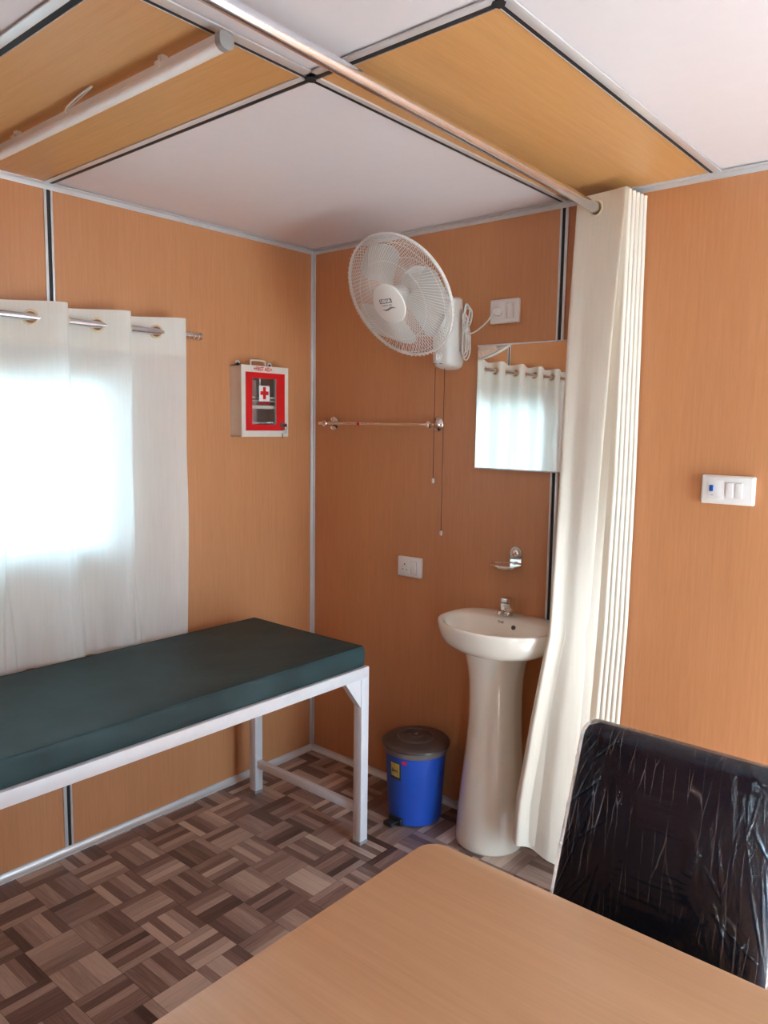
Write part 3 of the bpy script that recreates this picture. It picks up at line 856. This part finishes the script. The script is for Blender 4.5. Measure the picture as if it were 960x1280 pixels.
b = MB(); top = [(x*.064-.028, -.014+.0035*math.sin(x*2*PI+PI)) for x in [i/16 for i in range(17)]]
th_ = [(.0032*math.sin(PI*i/16))+.0002 for i in range(17)]
poly = [(p[0], p[1]+h) for p, h in zip(top, th_)]+[(p[0], p[1]-h) for p, h in list(zip(top, th_))[::-1]]
b.prism(poly, 2, .0736, .0744, F); b.build('badge_swoosh', 'print_grey', hub)
# blades
BA0 = math.radians(99)
for k in range(3):
    a0 = BA0 - k*2*PI/3
    m = MB(); G = []
    NR, NA = 14, 12
    for i in range(NR+1):
        t = i/NR; r = .032+.172*t; row = []
        wL = math.radians(14+36*math.sin(PI*min(t*1.05, 1)*.62)); wR = math.radians(14+25*math.sin(PI*min(t, 1)*.6))
        if t > .80:
            q = (t-.80)/.20; sh = math.sqrt(max(0, 1-q*q)); wL *= .25+.75*sh; wR *= .2+.8*sh
        for j in range(NA+1):
            u = j/NA; a = a0 - wR + (wL+wR)*u
            z = .012-.038*u*(.5+.5*t)+.010
            row.append((r, a, z))
        G.append(row)
    top = [[P2(r, a, z+.001) for r, a, z in row] for row in G]; bot = [[P2(r, a, z-.001) for r, a, z in row] for row in G]
    loop = [t_+b2[::-1] for t_, b2 in zip(top, bot)]
    V = m.grid(loop, closev=True); m.cap(V[0]); m.cap(V[-1])
    m.build('blade', 'blade', fan)
b = MB(); b.lathe([(.036, -.020), (.040, -.01), (.040, .022), (.033, .034), (.0, .038)], F, 32, cap1=False); b.build('blade_hub', 'blade', fan)
b = MB(); b.lathe([(.030, -.155), (.052, -.148), (.060, -.13), (.060, -.10), (.052, -.082), (.048, -.080)], F, 36); b.build('motor_housing', 'fan_plastic', fan)
# tilt bracket
mq = F @ Vector((0, 0, -.12))
b = MB(); b.tube(smooth_path([tuple(mq+Vector((0, 0, -.01))), tuple(mq+Vector((.008, .02, -.06))), (.795, -.095, 2.02), (.80, -.06, 1.98)], 6), [.030]*19, 20); b.build('tilt_neck', 'fan_plastic', fan)
b = MB(); b.lathe([(.026, -.03), (.03, -.026), (.03, .026), (.026, .03)], frame_of((.790, -.110, 2.06), (0, 0, 1), (0, 1, 0)), 24); b.build('tilt_joint', 'fan_plastic', fan)
# wall base
b = MB(); rings = []
for z, hw, d in [(1.826, .020, .030), (1.829, .034, .050), (1.838, .046, .075), (1.855, .052, .088), (1.90, .053, .092), (1.96, .050, .092), (2.02, .046, .088), (2.07, .044, .078), (2.10, .040, .055), (2.108, .030, .035)]:
    row = []
    for k in range(33):
        a = PI*k/32
        cx = math.copysign(abs(math.cos(a))**.55, math.cos(a)); sy = abs(math.sin(a))**.55
        row.append((.802+.0+hw*cx, -.001-(d-.001)*sy, z))
    rings.append(row)
V = b.grid(rings, closev=True); b.cap(V[0]); b.cap(V[-1]); wb = b.build('wall_base', 'fan_plastic', fan)
b = MB(); b.lathe([(.019, -.001), (.019, .002), (.013, .004), (.011, .010), (.0, .011)], frame_of((.795, -.0915, 1.873), (1, 0, 0), (0, 0, 1)), 28, cap1=False)
b.box((.792, -.105, 1.862), (.798, -.1, 1.884), .001); b.build('speed_knob', 'fan_plastic', wb)
b = MB(); b.box((.772, -.088, 1.845), (.782, -.0865+.004, 1.8475)); b.box((.800, -.088, 1.845), (.812, -.0865+.004, 1.8475)); b.build('label_mark', 'print_grey', wb)
for (x, zt) in ((.753, 1.379), (.799, 1.168)):
    b = MB(); b.tube([(x, -.05, 1.835), (x-.0005, -.05, 1.6), (x, -.05, zt+.006)], .0011, 6); cd = b.build('pull_cord', 'cord_black', fan)
    b = MB(); b.lathe([(.003, .010), (.0055, .007), (.006, -.006), (.004, -.010)], Matrix.Translation((x, -.05, zt)), 14); b.build('cord_bead', 'white_plastic', cd)
# bundled cable and plug
b = MB()
bx, by = .880, -.030
loops = []
for j, (w_, h0, h1, dy) in enumerate([(.018, 1.875, 2.075, 0), (.024, 1.865, 2.06, .008), (.014, 1.885, 2.04, -.008), (.020, 1.90, 2.07, .012)]):
    ctr = (h0+h1)/2+.02
    L = [(bx-.003*j, by+dy, h1), (bx+w_, by+dy, h1-.02), (bx+w_*.7, by+dy, h1-.06), (bx+.004, by+dy, ctr), (bx+w_*.8, by+dy, h0+.05), (bx+w_*.5, by+dy, h0+.006), (bx-.006, by+dy, h0), (bx-w_*.55, by+dy, h0+.05), (bx-.004, by+dy, ctr), (bx-w_*.5, by+dy, h1-.05)]
    b.tube(smooth_path(L, 5, True), .0030, 8, closed=True)
b.tube(smooth_path([(bx, by, 1.965), (bx+.03, by, 1.962), (.945, by-.003, 1.975), (.985, by-.008, 2.00), (1.012, by-.012, 2.028), (1.022, -.040, 2.036)], 6), .0030, 8)
b.tube(smooth_path([(.83, -.03, 1.90), (.85, -.028, 1.895), (bx-.01, by, 1.905)], 5), .0030, 8)
b.lathe([(.012, -.008), (.013, 0), (.012, .008)], Matrix.Translation((bx, by, 1.975)), 14)
b.build('power_cable', 'fan_plastic', fan)
b = MB(); b.lathe([(.017, 0), (.018, .006), (.015, .018), (.008, .026)], frame_of((1.027, -.0262, 2.036), (1, 0, 0), (0, 0, 1)), 24); b.build('plug', 'white_plastic', fan)

# ------------------------------------------------------------------ towel rail
tr = thing('towel_rail', 'chrome towel rail on the wall below the fan', 'towel rail', (.43, 0, 1.607))
TZ = 1.607; ty = -.055
b = MB(); b.cyl((.098, ty, TZ), (.748, ty, TZ), .0075, seg=20); rl = b.build('rail', 'chrome', tr)
b = MB(); b.cyl((.338, ty, TZ), (.352, ty, TZ), .0080, seg=20); b.build('red_tape', 'red', rl)
for xx in (.140, .735):
    b = MB(); b.lathe([(.030, 0), (.030, .004), (.026, .008), (.018, .011), (.012, .018), (.010, .045), (.014, .050), (.0165, .058), (.014, .066), (.006, .070)], frame_of((xx, 0, TZ), (1, 0, 0), (0, 0, 1)), 32)
    b.build('wall_flange', 'chrome', tr)

# ------------------------------------------------------------------ mirror
mr = thing('wall_mirror', 'frameless rectangular mirror above the wash basin reflecting the window curtain', 'mirror', (1.13, 0, 1.44))
TILT = math.radians(.0)
Mm = Matrix.Translation((.931, -.002, 1.440)) @ Matrix.Rotation(math.radians(0), 4, 'X')
b = MB(); b.box((0, -.010, 0), (.420, 0, .474), .0, Mm); b.build('backing', 'grey_plastic', mr)
b = MB(); b.box((.0, -.0135, .0), (.420, -.0102, .474), .001, Mm, seg=1); b.build('glass', 'mirror', mr, smooth=False)
for z_ in (.471, -.003):
    b = MB(); b.box((-.001, -.016, z_), (.421, -.001, z_+.005), .001, Mm); b.build('edge_strip', 'white_paint', mr)

# ------------------------------------------------------------------ soap dish
sd = thing('soap_dish', 'chrome soap dish on a round bracket above the wash basin', 'soap dish', (1.15, 0, 1.07))
sx_ = 1.127
b = MB()
poly = [(sx_+.024*math.cos(a), 1.120+.024*math.sin(a)) for a in [PI*k/16 for k in range(17)]]+[(sx_-.024, 1.072), (sx_+.024, 1.072)]
b.prism(poly, 1, -.008, .002); b.lathe([(.018, .008), (.016, .014), (.010, .019), (.0, .021)], frame_of((sx_, 0, 1.120), (1, 0, 0), (0, 0, 1)), 28, cap1=False)
b.build('wall_bracket', 'chrome', sd)
b = MB(); sdc = (1.113, -.060, 1.074); E_ = []
b.tube([(sdc[0]+.062*math.cos(a), sdc[1]+.045*math.sin(a), 1.078) for a in [2*PI*k/48 for k in range(48)]], .0035, 8, closed=True)
b.tube([(sx_, -.004, 1.080), (sx_-.002, -.022, 1.078)], .006, 10); b.build('holder_ring', 'chrome', sd)
b = MB(); b.lathe([(1.0, .0), (.92, -.008), (.65, -.016), (.3, -.018), (.3, -.0165), (.64, -.0145), (.90, -.0065), (.985, .0015)], Matrix.Translation((sdc[0], sdc[1], 1.078)), 48, sx=.060, sy=.043)
b.b.normal_update(); b.build('dish', 'chrome', sd)

# ------------------------------------------------------------------ wash basin
BCx, BCy, BZ = 1.160, -.185, .884
wbn = thing('wash_basin', 'white ceramic wash basin on a full pedestal against the wood-panelled wall', 'wash basin', (BCx, -.15, 0))
def dshape(a, ax, by_front, yb):
    """D outline: ellipse in front, squarer towards the wall"""
    c_, s_ = math.cos(a), math.sin(a)
    if s_ <= 0: return (ax*c_, by_front*s_)
    return (ax*math.copysign(abs(c_)**.62, c_), yb*abs(s_)**.62)
def bring(scx, z, ax=.228, byf=.180, yb=.183, dy=0, n=64, dx=0):
    return [Vector((BCx+dx+q[0]*scx, BCy+dy+q[1]*scx, z)) for q in [dshape(2*PI*k/n, ax, byf, yb) for k in range(n)]]
b = MB(); rings = []
def rg_(f, z, yb=.183, dy=0, byf=.180, zslope=0):
    R_ = []
    for k in range(64):
        q = dshape(2*PI*k/64, .236*f, byf*f, yb)
        y = BCy+dy+q[1]; R_.append(Vector((BCx+q[0], y, z)))
    rings.append(R_)
# outside from the underside up, over the lip and down into the bowl
rg_(.40, .774, yb=.10); rg_(.55, .775, yb=.15); rg_(.68, .781, yb=.183); rg_(.80, .792, yb=.183); rg_(.90, .809, yb=.183); rg_(.965, .836, yb=.183); rg_(.992, .860, yb=.183)
rg_(1.0, .872, yb=.183); rg_(.997, .880, yb=.183); rg_(.985, .884, yb=.182); rg_(.965, .8845, yb=.180); rg_(.93, .883, yb=.150); rg_(.895, .880, yb=.112); rg_(.865, .872, yb=.098); rg_(.83, .855, yb=.090)
rg_(.76, .828, yb=.078); rg_(.62, .804, yb=.06); rg_(.42, .790, yb=.045); rg_(.2, .785, yb=.025); rg_(.1, .784, yb=.02)
V = b.grid(rings, closev=True); b.cap(V[0][::-1]); b.cap(V[-1]); bowl = b.build('bowl', 'ceramic', wbn, angle=80)
b = MB(); b.lathe([(.022, .7852), (.022, .788), (.016, .7885), (.012, .786)], Matrix.Translation((BCx, BCy, 0)), 24); b.build('drain', 'chrome', bowl)
# overflow hole on the rear inside wall, and printed mark
b = MB(); b.lathe([(.0085, 0), (.0085, .003)], frame_of((BCx+.020, BCy+.0885, .852), (1, 0, 0), (0, .25, 1)), 20); b.build('overflow_hole', 'print_dark', bowl)
text_mesh('Trofi', .013, 'print_grey', 'lettering', bowl, frame_of((BCx-.040, BCy+.0925, .863), (1, 0, 0), (0, .3, 1)), depth=.002)
# pedestal
b = MB(); rings = []
for z, w, yf, cxx in [(0, .130, -.250, 1.117), (.008, .1335, -.254, 1.117), (.03, .1330, -.252, 1.117), (.12, .127, -.246, 1.117), (.25, .115, -.234, 1.117), (.40, .100, -.218, 1.117), (.50, .094, -.212, 1.117), (.58, .093, -.212, 1.117), (.65, .097, -.216, 1.117), (.70, .105, -.226, 1.118), (.735, .113, -.238, 1.120), (.785, .123, -.246, 1.122)]:
    row = []
    cyy = -.118
    for k in range(48):
        a = 2*PI*k/48; c_, s_ = math.cos(a), math.sin(a)
        if s_ <= 0: row.append((cxx+w*math.copysign(abs(c_)**.98, c_), cyy-(cyy-yf)*abs(s_), z))
        else: row.append((cxx+w*.95*math.copysign(abs(c_)**.6, c_), cyy+.112*abs(s_)**.6, z))
    rings.append(row)
V = b.grid(rings, closev=True); b.cap(V[0][::-1]); b.cap(V[-1]); b.build('pedestal', 'ceramic', wbn, angle=80)
# tap
tp = thing('basin_tap', 'small chrome pillar tap on the back rim of the wash basin', 'tap', (1.128, -.055, .884))
tx, tyy = 1.128, -.055
b = MB(); b.lathe([(.020, .8835), (.020, .888), (.014, .892), (.0125, .897), (.014, .902), (.014, .905)], Matrix.Translation((tx, tyy, 0)), 28)
b.tube(smooth_path([(tx, tyy, .899), (tx-.006, tyy-.02, .901), (tx-.012, tyy-.036, .897), (tx-.014, tyy-.042, .891)], 5), [.0095]*16, 14)
b.build('body', 'chrome', tp)
b = MB(); m_ = Matrix.Translation((tx, tyy, .905)); b.box((-.021, -.021, 0), (.021, .021, .047), .004, m_); b.build('handle', 'chrome', tp)

# ------------------------------------------------------------------ pedal bin
BIN = Vector((.786, -.172, 0))
bn = thing('pedal_bin', 'blue plastic pedal bin with a dark brown lid beside the basin pedestal', 'pedal bin', tuple(BIN))
Tb = Matrix.Translation(BIN)
b = MB(); b.lathe([(.104, .004), (.1085, .008), (.1095, .016), (.122, .275), (.1225, .292), (.119, .292), (.117, .275), (.100, .02), (.04, .018)], Tb, 56); bb = b.build('bucket', 'blue_plastic', bn)
b = MB(); b.lathe([(.121, .290), (.130, .292), (.132, .297), (.132, .314), (.128, .316), (.11, .316)], Tb, 56); b.build('rim_band', 'lid_rim', bn)
b = MB(); b.lathe([(.137, .315), (.140, .318), (.139, .324), (.131, .332), (.118, .337), (.078, .340), (.075, .344), (.070, .346), (.068, .343), (.030, .345), (.026, .3485), (.012, .350), (.0, .350)], Tb, 56, cap1=False); ld = b.build('lid', 'lid', bn)
b = MB(); b.lathe([(.007, .349), (.007, .3525), (.003, .354)], Tb, 16); b.build('lid_stud', 'lid_rim', ld)
# direction helpers: towards the camera on the floor
cam2 = (Vector((2.629, -2.561, 0))-BIN); cam2.normalize(); lat = Vector((-cam2.y, cam2.x, 0))    # lat points right as seen
hd = (lat*.80-cam2*.6).normalized()
b = MB(); q = BIN+hd*.126; m_ = frame_of((q.x, q.y, .28), tuple(Vector((-hd.y, hd.x, 0))), (0, 0, 1))
b.box((-.028, -.035, -.012), (.028, .038, .016), .004, m_); b.box((-.012, -.10, -.010), (.012, -.03, .008), .004, m_); b.build('hinge', 'black_plastic', bn)
pd = (-lat*.70+cam2*.75).normalized()
q = BIN+pd*.112; m_ = frame_of((q.x, q.y, .0), tuple(Vector((pd.y, -pd.x, 0))), tuple(pd))
b = MB(); b.box((-.022, -.02, .018), (.022, .048, .024), .002, m_); b.box((-.022, .040, .010), (.022, .048, .022), .002, m_); b.box((-.034, -.012, .004), (.034, .006, .034), .004, m_); b.build('pedal', 'black_plastic', bn)
# curved stickers
def curved(a0, a1, z0, z1, off, mat, name, parent, n=10):
    m = MB(); G = []
    for i in range(n+1):
        a = lerp(a0, a1, i/n)
        col_ = []
        for z, oo in ((z0, off), (z1, off), (z1, off-.0006), (z0, off-.0006)):
            r = .1095+(.122-.1095)*(z-.016)/.259+oo
            col_.append(BIN+Vector((r*math.cos(a), r*math.sin(a), z)))
        G.append(col_)
    V = m.grid(G, closev=True); m.cap(V[0]); m.cap(V[-1]); return m.build(name, mat, parent)
ca = math.atan2(cam2.y, cam2.x)
ac = ca-math.radians(42)
dA = math.radians(13)
st = curved(ac-dA, ac+dA, .195, .265, .0009, 'sticker_dark', 'brand_sticker', bb)
curved(ac-dA*.86, ac+dA*.80, .206, .262, .0015, 'sticker', 'sticker_face', st)
sxv = Vector((-math.sin(ac), math.cos(ac), 0))
qn = Vector((math.cos(ac), math.sin(ac), 0)); r_ = .1095+(.122-.1095)*(.235-.016)/.259+.0022
text_mesh('Joyo', .017, 'sticker_dark', 'lettering', st, frame_of(tuple(BIN+qn*(r_+.0)+Vector((0, 0, .232))), tuple(sxv), (0, 0, 1)), bold=.0003)
ac2 = ca-math.radians(21)
curved(ac2-math.radians(5), ac2+math.radians(5), .266, .279, .0012, 'pink', 'pink_mark', bb)

# ------------------------------------------------------------------ table
TX0, TX1, TY0, TY1, TZt = 1.733, 3.13, -2.25, -1.343, .75
tb = thing('office_table', 'beech laminate office table with rounded corners in the foreground', 'table', (2.3, -1.8, 0))
def rrect(x0, x1, y0, y1, r, n=8):
    out = []
    for cx, cy, a0 in ((x1-r, y1-r, 0), (x0+r, y1-r, PI/2), (x0+r, y0+r, PI), (x1-r, y0+r, 1.5*PI)):
        for k in range(n+1):
            a = a0+PI/2*k/n; out.append((cx+r*math.cos(a), cy+r*math.sin(a)))
    return out
b = MB(); rings = []
for ins, z in ((.002, TZt-.025), (0, TZt-.023), (0, TZt-.003), (.001, TZt-.001), (.003, TZt)):
    rings.append([(x, y, z) for x, y in rrect(TX0+ins, TX1-ins, TY0+ins, TY1-ins, .045-ins)])
V = b.grid(rings, closev=True); b.cap(V[0][::-1]); b.cap(V[-1]); b.build('tabletop', 'table_wood', tb, angle=50)
for x0_ in (TX0+.06, TX1-.085):
    b = MB(); b.box((x0_, TY0+.06, 0), (x0_+.025, TY1-.08, TZt-.025), .001); b.build('side_panel', 'table_wood', tb)
b = MB(); b.box((TX0+.085, TY1-.20, .28), (TX1-.085, TY1-.182, TZt-.025), .001); b.build('modesty_panel', 'table_wood', tb)

# ------------------------------------------------------------------ chair wrapped in film
ch = thing('office_chair', 'black padded chair still wrapped in clear plastic film behind the table', 'chair', (2.085, -1.10, 0))
CR = []
random.seed(21)
for i in range(110):
    x0 = random.uniform(-.20, .20); z0 = random.uniform(.12, .47)
    L_ = random.uniform(.05, .24); an = random.gauss(-.15 + x0*1.5, .28) if random.random() < .8 else random.uniform(-1.2, 1.2)
    CR.append((x0, z0, math.sin(an), -math.cos(an), L_, random.uniform(.0018, .005), random.uniform(.0018, .0050)))
def crease(x, z):
    d = 0
    for (x0, z0, dx, dz, L_, am, wd) in CR:
        px, pz = x-x0, z-z0; u = px*dx+pz*dz
        if u < 0 or u > L_: continue
        v = abs(px*dz-pz*dx)
        if v < wd: d += am*(1-v/wd)*math.sin(PI*u/L_)
    return d
def pad(hw0, hw1, h, th, inflate=0, wr=0, n=3.2, nz=40, na=56, film=False):
    """upright padded back in local coords: x width, y thickness, z 0..h"""
    rings = []
    for i in range(nz+1):
        t = i/nz
        z = -inflate+(h+2*inflate)*t
        # rounded top/bottom
        e_ = .035+inflate
        fz = 1.0
        dt = (h+inflate-z)/e_; db = (z+inflate)/e_
        f1 = math.sqrt(max(0, 1-(1-min(1, dt))**2)); f2 = math.sqrt(max(0, 1-(1-min(1, db))**2))
        fz = max(.02, min(f1, f2))
        hw = lerp(hw0, hw1, max(0, min(1, z/h)))+inflate-(1-fz)*.030
        ty_ = (th/2+inflate)*fz
        row = []
        for k in range(na):
            a = 2*PI*k/na; c_, s_ = math.cos(a), math.sin(a)
            x = hw*math.copysign(abs(c_)**(2/6), c_); y = ty_*math.copysign(abs(s_)**(2/n), s_)
            # bulge the cushion a bit, hollow in the middle
            y += (-.010*(1-(x/hw)**2)*math.sin(PI*min(max(z/h, 0), 1))) if s_ < 0 else 0
            if wr and True:
                q = Vector((x*10+z*3, z*2.2, 4 if s_ < 0 else 9))
                w = noise.noise(q)+.5*noise.noise(q*2.3)+.3*abs(noise.noise(Vector((x*26+z*6, z*3.5, 2))))
                y += math.copysign(wr*(.35+w)*.8, s_) * (1 if abs(s_) > .3 else .4)
                if s_ < 0: y -= crease(x, z)
                x += wr*.5*noise.noise(Vector((z*9, s_*3, 5)))
            row.append(Vector((x, y, z)))
        rings.append(row)
    m = MB(); V = m.grid(rings, closev=True); m.cap(V[0][::-1]); m.cap(V[-1]); return m
BK = Matrix.Translation((2.083, -1.035, .47)) @ Matrix.Rotation(math.radians(-9), 4, 'X') @ Matrix.Shear('XY', 4, (0, 0)) 
bk = Matrix(((1, 0, .03, 0), (0, 1, 0, 0), (0, 0, 1, 0), (0, 0, 0, 1)))
BK = BK @ bk
m = pad(.230, .205, .475, .060); m.xf(BK); back = m.build('backrest', 'black_vinyl', ch, angle=80)
m = pad(.231, .206, .475, .060, inflate=.006, wr=.004, nz=230, na=620); m.xf(BK); m.build('plastic_wrap', 'plastic_film', back, angle=180)
# seat
sm = MB(); rings = []
for z, ins in ((.400, .02), (.403, .006), (.415, 0), (.45, 0), (.465, .006), (.474, .02), (.478, .05)):
    rings.append([(x, y, z) for x, y in rrect(1.86+ins, 2.32-ins, -1.52+ins, -1.075-ins, .06)])
V = sm.grid(rings, closev=True); sm.cap(V[0][::-1]); sm.cap(V[-1]); seat = sm.build('seat', 'black_vinyl', ch)
sm = MB(); rings = []
for z, ins in ((.396, .016), (.400, -.004), (.415, -.006), (.45, -.006), (.468, 0), (.481, .02), (.484, .06)):
    rings.append([(x, y, z+.002*noise.noise(Vector((x*20, y*20, z)))) for x, y in rrect(1.86+ins, 2.32-ins, -1.52+ins, -1.075-ins, .06)])
V = sm.grid(rings, closev=True); sm.cap(V[0][::-1]); sm.cap(V[-1]); sm.build('plastic_wrap', 'plastic_film', seat)
for sgn in (-1, 1):
    xx = 2.09+sgn*.215
    b = MB(); b.tube(smooth_path([(xx, -1.50, .013), (xx, -1.50, .36), (xx, -1.46, .395), (xx, -1.13, .395)], 6), .012, 14); b.build('leg', 'chrome_leg', ch)
    b = MB(); b.tube(smooth_path([(xx, -.98, .013), (xx, -1.03, .22), (xx, -1.03, .40), (xx-sgn*.02, -1.02, .50), (xx-sgn*.02, -.985, .62)], 6), .012, 14); b.build('leg', 'chrome_leg', ch)
b = MB(); b.cyl((1.875, -1.30, .395), (2.305, -1.30, .395), .010); b.cyl((1.875, -1.12, .395), (2.305, -1.12, .395), .010); b.build('stretcher', 'chrome_leg', ch)

# ------------------------------------------------------------------ light
w = bpy.data.worlds.new('World'); sc.world = w; w.use_nodes = True
nt = w.node_tree; nt.nodes.clear()
bgn = nt.nodes.new('ShaderNodeBackground'); bgn.inputs[0].default_value = (.58, .83, 1.0, 1); bgn.inputs[1].default_value = 13.5
ow = nt.nodes.new('ShaderNodeOutputWorld'); nt.links.new(bgn.outputs[0], ow.inputs[0])
sun = bpy.data.lights.new('sun', 'SUN'); sun.energy = 56; sun.angle = math.radians(.6); sun.color = (.76, .92, 1)
so = bpy.data.objects.new('sun', sun); COL.objects.link(so)
sdir = Vector((-1.0, .18, -1.0)).normalized()
so.rotation_euler = sdir.to_track_quat('-Z', 'Y').to_euler(); so.location = (6, -1, 4)
def portal(loc, rot, sx, sy):
    l = bpy.data.lights.new('sky_portal', 'AREA'); l.shape = 'RECTANGLE'; l.size = sx; l.size_y = sy; l.cycles.is_portal = True
    o = bpy.data.objects.new('sky_portal', l); COL.objects.link(o); o.location = loc; o.rotation_euler = rot
portal((-.07, (WY0+WY1)/2, (WZ0+WZ1)/2), (0, -PI/2, 0), WZ1-WZ0, WY1-WY0)
portal((RX+TH+.02, (DY0+DY1)/2, DZ/2), (0, PI/2, 0), DZ, DY1-DY0)
portal(((FX0+FX1)/2, RY-.07, (FZ0+FZ1)/2), (PI/2, 0, 0), FX1-FX0, FZ1-FZ0)

# ------------------------------------------------------------------ camera
cam = bpy.data.cameras.new('camera'); co = bpy.data.objects.new('camera', cam); COL.objects.link(co)
co.location = (2.62873, -2.56107, 1.60331); co.rotation_euler = (1.457553, -.014263, .706548)
cam.sensor_fit = 'HORIZONTAL'; cam.sensor_width = 36; cam.lens = 36*957.955/960; cam.clip_start = .02
sc.camera = co
vs = sc.view_settings; vs.view_transform = 'Standard'; vs.look = 'None'; vs.gamma = 1; vs.exposure = 0.0; vs.use_curve_mapping = False
sc.cycles.use_denoising = True
sc.cycles.max_bounces = 14; sc.cycles.diffuse_bounces = 8; sc.cycles.glossy_bounces = 6; sc.cycles.transparent_max_bounces = 24; sc.cycles.transmission_bounces = 8
sc.cycles.sample_clamp_indirect = 10
sc.cycles.caustics_reflective = False; sc.cycles.caustics_refractive = False
